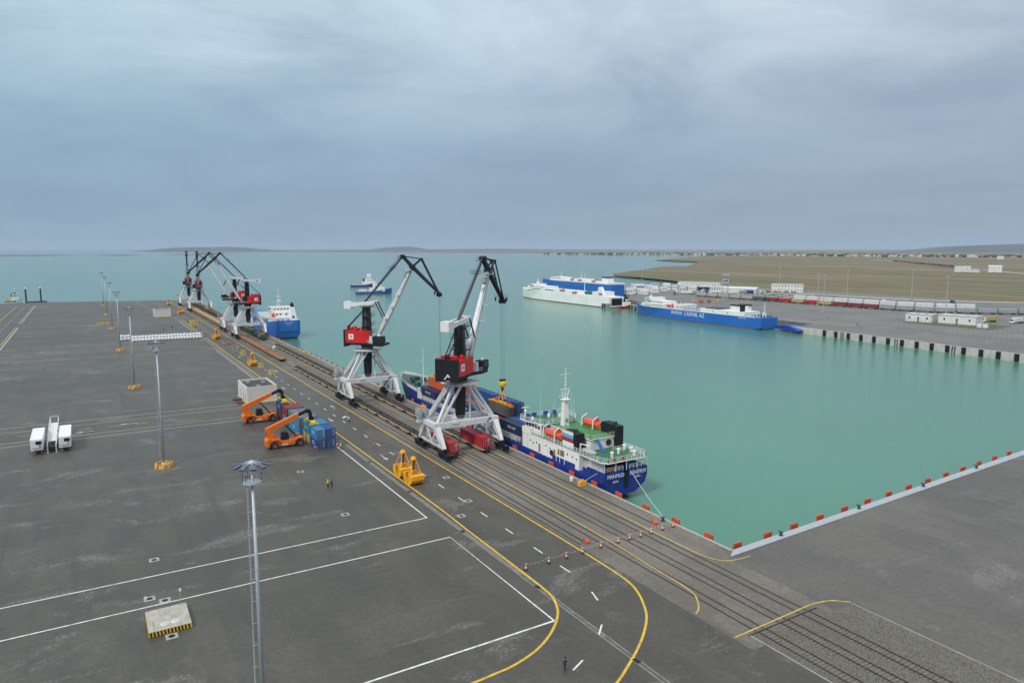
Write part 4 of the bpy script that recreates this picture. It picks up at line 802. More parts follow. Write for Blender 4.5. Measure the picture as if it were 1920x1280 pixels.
# ---------------------------------------------------------------- light masts
def mast(y, label):
    t = thing('light_mast', label, 'light mast', (13.1, y, 0), 0, 'tall floodlight masts across the apron')
    MB().tube((0, 0, 0), (0, 0, 28.6), .29, 14, .14).build('pole', galv, t, True)
    mb = MB().beam((-.75, -.2, 2), (-.5, -.2, 28), .042).beam((-.75, .3, 2), (-.5, .3, 28), .042)
    for i in range(64): z = 2.2+i*.4; x = -.75+.25*(z-2)/26; mb.beam((x, -.2, z), (x, .3, z), .045)
    for i in range(11): z = 3+i*2.4; mb.beam((-.7, .05, z), (-.15, .05, z), .05)
    mb.build('ladder', galv, t)
    mb = MB().lathe((0, 0, 27.6), [(.95, 0), (.95, .08), (.5, .08)], 18)
    for i in range(10): a = i*math.tau/10; b_ = a+math.tau/10; mb.rail([(.92*math.cos(a), .92*math.sin(a), 27.7), (.92*math.cos(b_), .92*math.sin(b_), 27.7)], 1.05, .025, 2, 2)
    mb.build('platform', galv, t)
    MB().lathe((0, 0, 28.6), [(.2, 0), (.2, .9), (.42, 1.0), (.42, 1.15), (.2, 1.3)], 14).build('lamp_crown', galv, t)
    mb0 = MB().prism([(-.22, -.1), (.22, -.1), (.27, .72), (-.27, .72)], -.1, .1); fm = mb0.mesh('floodlight', mat('floodlight_grey', (.11, .14, .18), .4, metal=.3))
    gm = MB().b(-.2, .2, 0, .65, -.125, -.101).mesh('lens', glass)
    for i in range(10):
        a = i*math.tau/10+.2; o = link('floodlight', fm, t); o.location = (1.12*math.cos(a), 1.12*math.sin(a), 29.6); o.rotation_euler = (R(-16), 0, a-math.pi/2); link('lens', gm, o)
        MB().beam((.35*math.cos(a), .35*math.sin(a), 29.7), (1.25*math.cos(a), 1.25*math.sin(a), 29.62), .08).build('arm', galv, t)
    bm0 = MB().prism([(-.3, 0), (.3, 0), (.22, .3), (.12, .95), (-.12, .95), (-.22, .3)], -.62, .62, 'y').mesh('barrier_block', mat('barrier_yellow', (.62, .36, .05), .7, var=.45, scale=2.0, dirt=((.06, .05, .04), .8, 1.6)))
    for i in range(8):
        a = i*math.tau/8+.39; o = link('barrier_block', bm0, t); o.location = (1.75*math.cos(a), 1.75*math.sin(a), 0); o.rotation_euler = (0, 0, a)
    MB().lathe((0, 0, 0), [(.75, 0), (.75, .3), (.45, .34), (.45, .9)], 12).build('base', white, t)
    return t
m0 = mast(72.2, 'nearest floodlight mast, rising from the bottom edge of the picture')
for y, l in ((180.3, 'second floodlight mast, its yellow barrier base left of the orange reach stackers'), (290.6, 'third floodlight mast from the camera on the apron'), (403, 'fourth floodlight mast from the camera, left of the white sacks'), (516, 'fifth floodlight mast from the camera on the apron'), (629, 'sixth floodlight mast from the camera, near the far edge of the apron'), (732, 'farthest floodlight mast at the far edge of the apron')): copy_tree(m0, (13.1, y, 0), None, l)
t = thing('barrier_row', 'row of yellow concrete barrier blocks standing on the far apron', 'barrier', (8.6, 553.5, 0)); bm0 = MB().prism([(-.3, 0), (.3, 0), (.22, .3), (.12, 1.2), (-.12, 1.2), (-.22, .3)], -.62, .62, 'y').mesh('barrier_block', MATS['barrier_yellow'])
for i in range(6): o = link('barrier_block', bm0, t); o.location = (-3.2+i*1.3, .4-i*.15, 0); o.rotation_euler = (0, 0, math.pi/2)
# ---------------------------------------------------------------- reach stackers
def reach_stacker(loc, rz, label):
    t = thing('reach_stacker', label, 'reach stacker', loc, rz, 'orange reach stackers beside the container stack')   # +X forward, origin at the rear axle
    MB().prism([(-1.9, 1.0), (-1.95, 2.2), (-1.6, 2.75), (-.6, 2.85), (.6, 2.4), (1.4, 2.35), (1.6, 1.9), (6.0, 1.9), (6.6, 2.2), (7.3, 2.2), (7.5, 1.6), (7.3, 1.5), (6.9, 1.95), (5.8, 1.9), (5.3, 1.1), (5.2, .75), (1.5, .65), (1.1, 1.25), (.5, 1.6), (-.5, 1.6), (-1.1, 1.2), (-1.2, .6), (-1.7, .6)], -1.25, 1.25, 'y').build('chassis', orange, t)
    MB().prism([(-1.95, .75), (-2.0, 2.1), (-1.7, 2.6), (-1.1, 2.7), (-1.1, 1.6), (-1.3, .75)], -1.6, 1.6, 'y').build('counterweight', orange, t)
    for sy in (-1, 1):
        MB().prism([(-.9, 2.0), (-.6, 2.6), (.7, 2.55), (1.3, 2.1), (1.3, 1.95), (.6, 2.3), (-.6, 2.3)], sy*1.62-.36, sy*1.62+.36, 'y').build('mudguard', orange, t)
        MB().prism([(5.4, 2.0), (5.7, 2.5), (7.1, 2.55), (7.6, 2.0), (7.3, 2.0), (6.9, 2.25), (5.9, 2.2)], sy*1.75-.45, sy*1.75+.45, 'y').build('mudguard', orange, t)
        MB().b(1.5, 5.1, sy*1.45-.2, sy*1.45+.2, .75, 1.55).build('side_tank', orange, t); MB().b(1.7, 3.3, sy*1.66-.005, sy*1.66+.005, .85, 1.15).build('decal', white, t)
        MB().prism([(-1.3, 2.7), (.1, 2.7), (-.6, 4.6), (-1.9, 4.6), (-1.9, 4.2)], sy*.72-.12, sy*.72+.12, 'y').build('boom_support', orange, t)
        MB().prism([(.9, 2.3), (1.5, 2.2), (-.2, 4.3), (-.7, 4.3)], sy*.72-.1, sy*.72+.1, 'y').build('boom_support', orange, t)
        MB().tube((6.0, sy*.85, 2.2), (3.3, sy*.7, 5.5), .16, 8).build('lift_cylinder', black, t)
        for x, r_, yy in ((0, .88, 1.62), (6.4, .92, 1.75)):
            w = MB().tube((x, sy*yy-.36, r_), (x, sy*yy+.36, r_), r_, 18).build('wheel', rubber, t)
            MB().tube((x, sy*yy-.38, r_), (x, sy*yy+.38, r_), .45, 12).build('rim', mat('rim_orange', (.36, .10, .03), .5), w); MB().tube((x, sy*yy-.4, r_), (x, sy*yy+.4, r_), .16, 8).build('hub', dark, w)
    bo = MB().loft([[(x, -w, z), (x, w, z), (x-.25, w, z+h), (x-.25, -w, z+h)] for x, z, w, h in ((-1.7, 4.25, .5, 1.0), (1.2, 5.05, .55, 1.35), (4.0, 6.25, .52, 1.2), (6.7, 7.5, .48, .95))]).build('boom', orange, t)
    MB().beam((6.4, 0, 7.85), (8.9, 0, 8.85), .72, .72).build('boom_extension', black, bo); MB().beam((-1.2, .56, 5.3), (3.6, .58, 6.9), .02, .35).build('boom_stripe', dark, bo)
    h = MB().prism([(8.5, 9.25), (9.4, 9.15), (10.0, 8.3), (10.1, 7.0), (9.5, 6.9), (9.2, 8.0), (8.5, 8.3)], -.55, .55, 'y').b(9.3, 10.4, -.7, .7, 6.3, 7.0).build('boom_head', black, t)
    MB().tube((9.2, -.5, 7.3), (7.5, -.5, 8.0), .09, 6).tube((9.2, .5, 7.3), (7.5, .5, 8.0), .09, 6).build('tilt_cylinder', grey, h)
    s_ = MB().b(9.35, 10.35, -2.9, 2.9, 5.85, 6.25).b(8.7, 11.0, -3.1, -2.75, 5.5, 6.0).b(8.7, 11.0, 2.75, 3.1, 5.5, 6.0).build('spreader', lemon, t); MB().b(9.5, 10.2, -.9, .9, 6.25, 6.6).build('spreader_mount', black, s_)
    c = MB().prism([(1.9, 2.0), (3.7, 2.0), (3.9, 2.5), (3.5, 3.9), (2.1, 3.9)], -.8, .8, 'y').build('operator_cab', black, t)
    MB().prism([(2.2, 2.7), (3.6, 2.7), (3.35, 3.7), (2.3, 3.7)], -.83, .83, 'y').build('cab_window', glass, c); MB().b(2.1, 3.4, -.8, .8, 3.9, 3.97).build('cab_roof', black, c)
    MB().rail([(4.4, -1.4, 1.95), (5.6, -1.4, 1.95)], .9, .03, .8, 2).rail([(4.4, 1.4, 1.95), (5.6, 1.4, 1.95)], .9, .03, .8, 2).build('handrail', orange, t); return t
rs = reach_stacker((38.85, 182.9, 0), 0, 'nearer orange reach stacker reaching over the blue container stack')
copy_tree(rs, (38.9, 214.0, 0), None, 'farther orange reach stacker in front of the white cabin')
# ---------------------------------------------------------------- container stack
G = 'containers stacked on the apron'
ST = [(6.06, 48.95, 177.9, 0, 'blue', 'CTC', 'lower blue container at the near end of the stack, left column'), (6.06, 48.95, 177.9, 1, 'skyblue', 'CTC', 'sky-blue container on top at the near end of the stack, left column'),
      (6.06, 51.5, 177.9, 0, 'blue', None, 'lower blue container at the near end of the stack, right column'), (6.06, 51.5, 177.9, 1, 'blue', None, 'upper blue container at the near end of the stack, right column'),
      (6.06, 48.85, 184.2, 0, 'tan', None, 'yellowish tan container at the bottom of the stack beside the reach stacker'), (6.06, 48.85, 184.2, 1, 'teal', 'CTC', 'teal container gripped by the nearer reach stacker'),
      (6.06, 51.45, 184.2, 0, 'blue', None, 'lower blue container behind the tan one'), (6.06, 51.45, 184.2, 1, 'skyblue', None, 'sky-blue container on top behind the gripped teal one'),
      (12.19, 48.65, 196.6, 0, 'skyblue', 'CTC', 'long light blue container at the bottom of the stack behind the reach stacker boom'), (12.19, 48.65, 196.6, 1, 'steel', 'CTC', 'long steel-blue container on top in the middle of the stack'),
      (12.19, 51.2, 196.6, 0, 'blue', None, 'long blue container in the middle of the stack, right column, bottom'), (12.19, 51.2, 196.6, 1, 'steel', None, 'long steel-blue container in the middle of the stack, right column, top'),
      (6.06, 48.6, 207.0, 0, 'teal', 'CTC', 'teal container below the maroon one at the far part of the stack'), (6.06, 48.6, 207.0, 1, 'maroon', None, 'maroon container on top at the far part of the stack'), (6.06, 51.15, 207.0, 0, 'blue', None, 'blue container at the far part of the stack, right column, bottom'), (6.06, 51.15, 207.0, 1, 'maroon', None, 'maroon container at the far part of the stack, right column, top'),
      (6.06, 48.6, 214.0, 0, 'maroon', None, 'maroon container at the far end of the stack, bottom'), (6.06, 48.6, 214.0, 1, 'blue', 'CTC', 'blue container held by the farther reach stacker')]
for L, x, y, tr, c, lg, lab in ST: container(L, c, (x, y, .01+2.6*tr), lab, G, 0, lg, lsize=1.2)
# ---------------------------------------------------------------- cabins
def cabin(x0, x1, y0, y1, h, label, kerb=True):
    t = thing('utility_cabin', label, 'cabin', ((x0+x1)/2, (y0+y1)/2, 0), 0, 'white utility cabins'); w, d = (x1-x0)/2, (y1-y0)/2; m = mat('cabin_white', (.60, .59, .54), .6, var=.08, dirt=((.4, .39, .35), .25, .6))
    MB().b(-w, w, -d, d, 0, h-.7).build('wall', m, t)
    MB().b(-w, w, -d, -d+.3, h-.7, h).b(-w, w, d-.3, d, h-.7, h).b(-w, -w+.3, -d+.3, d-.3, h-.7, h).b(w-.3, w, -d+.3, d-.3, h-.7, h).build('parapet', m, t)
    MB().b(-w+.31, w-.31, -d+.31, d-.31, h-.72, h-.62).build('roof', mat('roof_dark', (.028, .031, .037), .6, var=.3), t)
    mb = MB()
    for x, y in ((-w*.5, d*.35), (w*.45, d*.1), (-w*.15, -d*.7)): mb.b(x-.6, x+.6, y-.45, y+.45, h-.6, h+.1)
    mb.build('roof_unit', grey, t)
    for y in (-d*.6, -d*.15, d*.45): f = MB().b(-w-.05, -w+.02, y-.7, y+.7, .3, 2.9).build('shutter_door', mat('shutter_blue', (.34, .40, .46), .5), t)
    for y in (-d*.35, d*.2): MB().b(-w-.04, -w+.02, y-.3, y+.3, 3.3, 3.9).build('vent', grey, t)
    MB().b(-w-.5, w+.6, -d-.7, d+.5, .0, .18).build('plinth', mat('plinth_ochre', (.36, .28, .14), .8, var=.3), t); return t
cabin(43.4, 53.1, 240.8, 256.8, 5.5, 'white flat-roofed cabin behind the farther reach stacker'); cabin(43.1, 54.2, 588, 601, 5.4, 'white cabin standing alone on the far apron')
t = thing('pipe_stack', 'rusty pipe fittings lying beside the white cabin', 'pipes', (41.3, 246, 0))
for i, (x, y, a) in enumerate(((0, 3, .3), (.6, 2.2, .2), (-.3, -2.2, 1.4), (.7, -2.9, 1.5), (.2, -3.4, 1.2))): MB(XF((x, y, .35), a)).tube((-1.1, 0, 0), (1.1, 0, 0), .32, 10).tube((-1.12, 0, 0), (-1.0, 0, 0), .42, 10).build('pipe', rust, t)
# ---------------------------------------------------------------- trailers and ramp
def trailer(x, label):
    t = thing('box_trailer', label, 'trailer', (x, 213.3, 0), 0, 'white box trailers')   # front end towards the camera
    MB().b(-1.3, 1.3, -6.75, 6.75, 1.25, 4.0).build('box_body', mat('trailer_white', (.74, .75, .76), .4, var=.05), t)
    MB().b(-1.32, 1.32, -6.8, -6.7, 3.9, 4.03).b(-1.32, 1.32, 6.7, 6.8, 3.9, 4.03).b(-1.33, -1.25, -6.7, 6.7, 3.92, 4.03).b(1.25, 1.33, -6.7, 6.7, 3.92, 4.03).build('edge_trim', white, t)
    f = MB().b(-1.1, 1.15, -7.15, -6.81, 2.0, 3.8).build('cooling_unit', white, t); MB().b(-.15, 1.05, -7.18, -7.14, 2.8, 3.65).build('grille', black, f); MB().b(.55, .85, -7.2, -7.15, 2.2, 2.6).build('control_box', dark, f)
    MB().b(-.45, .45, -6.6, 6.6, .95, 1.24).build('chassis', dark, t)
    for sx in (-1, 1):
        MB().b(sx*.8-.08, sx*.8+.08, -4.2, -4.0, 0, 1.0).b(sx*.8-.2, sx*.8+.2, -4.3, -3.9, 0, .08).build('landing_leg', grey, t); MB().b(sx*1.25-.03, sx*1.25+.03, -3.0, 1.5, .5, 1.1).build('side_guard', grey, t)
        for y in (2.6, 3.95, 5.3): w = MB().tube((sx*1.0-.2, y, .52), (sx*1.0+.2, y, .52), .52, 14).build('wheel', rubber, t); MB().tube((sx*1.0-.22, y, .52), (sx*1.0+.22, y, .52), .25, 10).build('rim', grey, w)
    return t
a_ = trailer(-13.0, 'left white box trailer of the pair on the apron'); copy_tree(a_, (-7.05, 213.3, 0), None, 'right white box trailer of the pair on the apron')
t = thing('loading_ramp', 'white mobile loading ramp parked between the two box trailers', 'ramp', (-9.95, 208, 0)); gr = mat('ramp_grating', (.62, .64, .64), .5, var=.15, scale=6)
for sx in (-1, 1):
    MB().prism([(-.3, 1.7), (-.3, 2.0), (12, 2.5), (25, 3.3), (25, 2.9), (12, 2.0)], sx*.95-.08, sx*.95+.08, 'x').build('side_beam', white, t); MB().beam((sx*.9, -.4, 0), (sx*.9, .3, 2.3), .16).b(sx*.9-.2, sx*.9+.2, -.6, -.2, 0, .06).build('support_leg', white, t)
    MB().rail([(sx*.98, 5, 2.2), (sx*.98, 12, 2.5), (sx*.98, 25, 3.3)], .8, .05, 2.2, 1).build('guard_rail', white, t)
MB().prism([(4, 2.0), (12, 2.3), (22, 2.92), (22, 2.82), (12, 2.2), (4, 1.9)], -.86, .86, 'x').build('deck', gr, t); MB().b(-.7, .7, 1.0, 3.0, .4, 1.2).build('axle_frame', dark, t)
for sx in (-1, 1): MB().tube((sx*.7-.15, 17, .5), (sx*.7+.15, 17, .5), .5, 14).build('wheel', rubber, t); MB().beam((sx*.8, 17, .5), (sx*.85, 17, 2.5), .14).beam((sx*.85, 24.6, 0), (sx*.85, 24.6, 3.0), .12).build('rear_leg', white, t)
MB().beam((-.95, 25, 4.1), (.95, 25, 4.1), .14).beam((-.95, 25, 3.2), (-.95, 25, 4.1), .14).beam((.95, 25, 3.2), (.95, 25, 4.1), .14).build('end_frame', white, t)
# ---------------------------------------------------------------- grabs and stands
def grab(x, y, label, s=1.0, grp='yellow clamshell grabs on the apron', z=0):
    t = thing('clamshell_grab', label, 'grab', (x, y, z), 0, grp); t.scale = (s, s, s)
    for sy in (-1, 1):
        prof = [(0, .05), (.5, .0), (1.5, .12), (2.3, .9), (2.35, 2.2), (2.15, 2.3), (.35, 1.5)] if False else [(.25, .0), (1.1, .0), (1.9, .35), (2.45, 1.15), (2.45, 2.1), (1.35, 2.25), (.75, 1.55)]
        sh_ = MB().prism([(sy*a, b) for a, b in prof], -1.5, 1.5, 'x').build('shell', yellow, t)
        MB().b(-1.52, -1.44, min(sy*.5, sy*2.3), max(sy*.5, sy*2.3), 1.6, 2.15).b(1.44, 1.52, min(sy*.5, sy*2.3), max(sy*.5, sy*2.3), 1.6, 2.15).b(-1.45, 1.45, min(sy*1.1, sy*1.3), max(sy*1.1, sy*1.3), 2.2, 2.35).build('shell_stiffener', yellow, sh_)
        MB().b(-1.3, 1.3, min(sy*.72, sy*.6), max(sy*.72, sy*.6), 1.65, 2.2).build('shell_mouth', mat('grab_dark', (.10, .045, .02), .8), sh_)
    MB().b(-1.2, 1.2, -.45, .45, 1.7, 2.3).b(-.5, .5, -.5, .5, 2.2, 2.9).build('lower_block', yellow, t)
    for sx in (-1, 1):
        for sy in (-1, 1): MB().beam((sx*1.15, sy*1.6, 2.1), (sx*.45, sy*.32, 5.2), .14).build('arm', yellow, t)
    mb = MB()
    for i in range(6): k = i/6; mb.beam((-1.0+.5*k, -1.45*(1-k)-.35*k, 2.4+2.6*k), (1.0-.5*k, -1.45*(1-k)-.35*k, 2.4+2.6*k), .06)
    mb.build('ladder', mat('grab_rung', (.42, .18, .02), .6), t)
    MB().lathe((0, 0, 5.1), [(.62, 0), (.7, .25), (.62, .55), (.35, .65), (.3, .85)], 10).build('head', yellow, t)
    MB().b(-.15, .15, -.3, .3, 2.9, 4.9).build('rope_block', dark, t); return t
g0 = grab(58.95, 139.1, 'nearer of the two yellow clamshell grabs at the road edge')
copy_tree(g0, (58.95, 145.0, 0), None, 'farther of the two yellow clamshell grabs at the road edge')
for x, y, l, s in ((60.8, 321.5, 'yellow clamshell grab standing alone on the road beyond the white cabin', .95), (62.2, 429, 'yellow clamshell grab beside the end of the white sack row', 1.02), (62.6, 611, 'left one of the twin far yellow grabs', .85), (64.6, 616, 'right one of the twin far yellow grabs', .85), (64, 711, 'farthest yellow clamshell grab at the end of the quay road', .95)):
    c = copy_tree(g0, (x, y, 0), .3*random.random(), l); c.scale = (s, s, s)
def stand(x, y, label, s=1.0):
    t = thing('yellow_stand', label, 'stand', (x, y, 0), .3, 'small yellow trestle stands'); t.scale = (s,)*3
    for sx in (-1, 1):
        for sy in (-1, 1): MB().beam((sx*1.0, sy*.9, 0), (sx*.6, sy*.3, 2.0), .2).build('leg', lemon, t)
        MB().b(sx*.6-.14, sx*.6+.14, -.5, .5, 1.9, 2.2).build('head_plate', lemon, t)
    MB().b(-.7, .7, -.12, .12, 1.0, 1.25).build('cross_bar', lemon, t); return t
s0 = stand(62.2, 291.5, 'small yellow trestle nearest to the white cabin')
for x, y, l, s in ((62.3, 311, 'low yellow trestle beside the lone yellow grab', .9), (62.9, 353.5, 'small yellow trestle between the lone grab and the sacks', 1), (58.9, 507, 'left tall yellow trestle beyond the sacks', 1.4), (61.2, 509, 'right tall yellow trestle beyond the sacks', 1.4)):
    c = copy_tree(s0, (x, y, 0), None, l); c.scale = (s, s, s*1.2)
t = thing('spreader_frame', 'orange lifting frame lying on the road beside the sacks', 'lifting frame', (62.9, 400, 0), .4); MB().b(-2.0, 2.0, -.2, .2, .5, .9).b(-2.0, -1.6, -1.4, 1.4, .4, .8).b(1.6, 2.0, -1.4, 1.4, .4, .8).build('frame', orange, t)
for sx in (-1, 1): MB().b(sx*1.8-.15, sx*1.8+.15, -1.5, -1.2, 0, .4).b(sx*1.8-.15, sx*1.8+.15, 1.2, 1.5, 0, .4).build('foot', dark, t)
# ---------------------------------------------------------------- sacks
def sackmesh(h):
    mb = MB(); n = 12; pr = [(.55, 0), (.74, .12), (.8, .4), (.78, .75), (.66, .95), (.3, 1.0)]
    vs = []
    for r_, z in pr:
        for i in range(n):
            a = i*math.tau/n; q = (abs(math.cos(a))**4+abs(math.sin(a))**4)**-.25; vs.append((r_*q*math.cos(a)*.98, r_*q*math.sin(a)*.98, z*h))
    mb.add(vs, [(k*n+i, k*n+(i+1) % n, (k+1)*n+(i+1) % n, (k+1)*n+i) for k in range(len(pr)-1) for i in range(n)] + [tuple(range(n-1, -1, -1)), tuple(range((len(pr)-1)*n, len(pr)*n))])
    return mb.mesh('bag', mat('sack_white', (.70, .71, .74), .75, var=.08, scale=2, bump=.4), True)
bagm = sackmesh(1.5); tiem = MB().lathe((0, 0, 1.45), [(.16, 0), (.2, .2), (.28, .32)], 8).mesh('spout', MATS['sack_white'])
def sack(x, y, z, row, n=0):
    t = thing('bulk_bag', f'white bulk bag in the {row} of the sacks, {ORD[n]} from the left', 'sack', (x, y, z), random.uniform(-.2, .2), 'white bulk bags in '+row); link('bag', bagm, t); link('spout', tiem, t); t.scale = (random.uniform(.98, 1.1), random.uniform(.98, 1.1), random.uniform(.92, 1.08))
for i in range(22):
    x = 20.8 + i*1.62; y = 438.5-i*.1
    sack(x, y, 0, 'front line', i); sack(x, y+1.8, 0, 'back line, bottom layer', i); sack(x, y+1.9, 1.5, 'back line, top layer', i)
    if i > 13: sack(x+.5, y+3.6, 0, 'rear line, right end', i-14); 
for i in range(3): 
    for k in range(2): sack(15.6+i*1.75, 447+k*.2, k*1.5, 'left group ' + ('top' if k else 'bottom'), i)
# ---------------------------------------------------------------- plinth in the foreground
t = thing('concrete_plinth', 'low concrete plinth with yellow and black striped edge and two round lids', 'plinth', (6.7, 102.5, 0)); MB().b(-2.6, 2.6, -3.2, 3.2, 0, .72).build('slab', mat('plinth_concrete', (.36, .34, .29), .85, var=.2, scale=.8, dirt=((.2, .19, .16), .5)), t)
MB().b(-2.62, 2.62, -3.23, -3.2, .02, .7).build('yellow_edge', pyel, t); MB().b(-2.63, -2.6, -3.2, 3.2, .02, .7).build('yellow_edge', pyel, t)
for i in range(12): MB().prism([(-2.42+i*.42, .03), (-2.22+i*.42, .03), (-2.3+i*.42, .69), (-2.5+i*.42, .69)], -3.245, -3.23, 'y').build('black_stripe', black, t)
for x in (-.55, .75): MB().lathe((x, -1.7, .72), [(.64, 0), (.64, .05), (.5, .08)], 18).build('lid', mat('lid_grey', (.48, .48, .47), .5), t)
MB().tube((-1.95, -2.6, .72), (-1.95, -.9, .78), .06, 6).tube((-1.95, -.9, .72), (-1.95, -.9, 1.1), .06, 6).build('pipe', grey, t)
for x, y, h in ((-2.45, 3.0, 2.0), (1.9, 2.7, 2.2)): p = MB().tube((x, y, .72), (x, y, .72+h), .05, 6).build('pole', grey, t); MB().b(x-.14, x+.14, y-.1, y+.1, .72+h-.1, .72+h+.25).build('beacon', white, p)
# ---------------------------------------------------------------- people
def skin(edges_pts, m, name, sub=1):
    """edges_pts: list of chains; each chain is [(x,y,z,r),...]; chains share points by position"""
    vs = []; idx = {}; es = []
    for ch in edges_pts:
        prev = None
        for x, y, z, r_ in ch:
            k = (round(x, 3), round(y, 3), round(z, 3))
            if k not in idx: idx[k] = len(vs); vs.append((x, y, z, r_))
            if prev is not None and prev != idx[k]: es.append((prev, idx[k]))
            prev = idx[k]
    me = bpy.data.meshes.new('s'); me.from_pydata([v[:3] for v in vs], es, []); o = bpy.data.objects.new('s', me); COL.objects.link(o)
    md = o.modifiers.new('k', 'SKIN'); md.use_smooth_shade = True
    for i, v in enumerate(vs): me.skin_vertices[0].data[i].radius = (v[3], v[3])
    me.skin_vertices[0].data[0].use_root = True
    o.modifiers.new('s', 'SUBSURF').levels = sub
    dg = bpy.context.evaluated_depsgraph_get(); out = bpy.data.meshes.new_from_object(o.evaluated_get(dg)); out.name = name
    bpy.data.objects.remove(o); bpy.data.meshes.remove(me); out.materials.clear(); out.materials.append(m); return out
skinm = mat('skin_tone', (.40, .22, .15), .6); hivis = mat('hivis_yellow', (.62, .72, .06), .6); hiviso = mat('hivis_orange', (.80, .16, .03), .6); dkcloth = mat('dark_cloth', (.025, .028, .036), .85); bluecl = mat('blue_cloth', (.05, .06, .30), .8); redcl = mat('red_cloth', (.45, .06, .03), .8); helmw = mat('helmet_white', (.72, .72, .68), .4); helmy = mat('helmet_yellow', (.72, .60, .05), .4)
PM = {}
def person(x, y, rz, label, top, legs, hat, pose=0, bend=0.0):
    st = .17 if pose == 1 else .07; lean = bend
    pel = (0, 0, .93); ch = (0, .42*lean, 1.32-.1*lean); nk = (0, .62*lean, 1.52-.28*lean); hd = (0, .72*lean+.02, 1.64-.34*lean); ht = (0, .74*lean+.03, 1.76-.38*lean)
    def legs_(k): return [[pel+(.13*k,), (s_*.1, 0, .88, .1*k), (s_*.11, s_*st*.6+.03, .5, .072*k), (s_*.12, s_*st-.02, .1, .05*k), (s_*.13, s_*st+.14, .05, .045*k)] for s_ in (-1, 1)]
    hand = (.24, .28, .98) if pose != 2 else (.2, .42, 1.15)
    def arms(k, full=True): return [[ch+(.15*k,), (s_*.19, ch[1], ch[2]+.1, .065*k), (s_*.26, ch[1]+.03, ch[2]-.2, .05*k)] + ([(s_*hand[0], ch[1]+(hand[1] if s_ > 0 else .08), hand[2]-.12*lean, .038*k), (s_*hand[0]*.97, ch[1]+(hand[1] if s_ > 0 else .1)+.05, hand[2]-.09-.12*lean, .04)] if full else []) for s_ in (-1, 1)]
    key = (pose, round(bend, 1))
    if key not in PM:
        spine = [pel+(.13,), (0, ch[1]*.5, 1.12, .135), ch+(.15,), nk+(.06,), hd+(.095,), ht+(.08,)]
        PM[key] = (skin([spine]+legs_(1)+arms(1), skinm, 'body'), skin(legs_(1.2), dkcloth, 'trousers'), skin([[pel+(.155,), (0, ch[1]*.5, 1.12, .16), ch+(.175,), (0, (ch[1]+nk[1])/2, (ch[2]+nk[2])/2, .13)]]+arms(1.25, True if pose != 9 else False), hivis, 'jacket'))
    bm_, tm, jm = PM[key]
    t = link('person', bm_); tag(t, label, 'person'); t.location = (x, y, 0); t.rotation_euler = (0, 0, rz)
    for me, n_, m_ in ((tm, 'trousers', legs), (jm, 'jacket', top)):
        o = link(n_, me, t); o.material_slots[0].link = 'OBJECT'; o.material_slots[0].material = m_
    o = MB().blob((0, hd[1]+.01, hd[2]+.07), (.13, .15, .13), 10, 6).build('helmet' if hat in (helmw, helmy) else 'hair', hat, t, True); return t
person(46.9, 65.0, R(200), 'person in dark clothes standing alone on the asphalt between the two curved yellow lines', dkcloth, dkcloth, black, 1)
person(41.8, 145.4, R(20), 'worker in a yellow vest standing alone on the empty apron, left of the grabs', hivis, dkcloth, helmy, 0)
person(42.5, 145.1, R(-20), 'worker in dark clothes beside the one in the yellow vest', dkcloth, dkcloth, black, 1)
person(60.4, 167.8, R(160), 'worker in orange overalls on the road between the container stack and the near crane', redcl, redcl, helmy, 0)
person(64.1, 198.7, R(100), 'worker in a pale vest carrying a white sheet on the road', hivis, dkcloth, helmw, 2)
person(47.4, 173.2, R(60), 'worker in orange crouching at the left corner of the container stack', redcl, redcl, helmw, 2, .7)
person(52.2, 172.6, R(-40), 'worker with white helmet bending at the right corner of the container stack', redcl, redcl, helmw, 2, .7)
person(53.2, 172.4, R(90), 'worker in a yellow vest and blue trousers at the right corner of the container stack', hivis, bluecl, helmy, 1)
person(40.7, 491.3, 0, 'distant person in dark clothes walking behind the sack row, left one', dkcloth, dkcloth, black, 1); person(46.2, 498.9, 0, 'distant person in dark clothes behind the sack row, right one', dkcloth, dkcloth, black, 0)
person(58.6, 446.4, 0, 'distant worker in red at the right end of the sack row', redcl, redcl, black, 0); person(56.6, 432, .4, 'distant worker in dark clothes in front of the last sacks', dkcloth, dkcloth, redcl, 1); person(63.2, 396.5, 0, 'distant worker beside the orange lifting frame', redcl, dkcloth, helmw, 2)
person(59.6, 497.5, 0, 'distant worker standing at the tall yellow trestles', hivis, dkcloth, helmw, 0); person(98.5, 232.5, 0, 'x', dkcloth, dkcloth, helmw, 0) if False else None
t = thing('cloth_sheet', 'white sheet carried by the worker on the road', 'sheet', (63.3, 199.6, 0)); MB().loft([[(-.9, -.3, 1.5), (-.9, .3, 1.55), (-.9, .3, 1.5), (-.9, -.3, 1.45)], [(0, -.5, 1.75), (0, .4, 1.8), (0, .4, 1.75), (0, -.5, 1.7)], [(1.0, -.3, 1.35), (1.0, .3, 1.4), (1.0, .3, 1.35), (1.0, -.3, 1.3)]]).build('sheet', white, t)
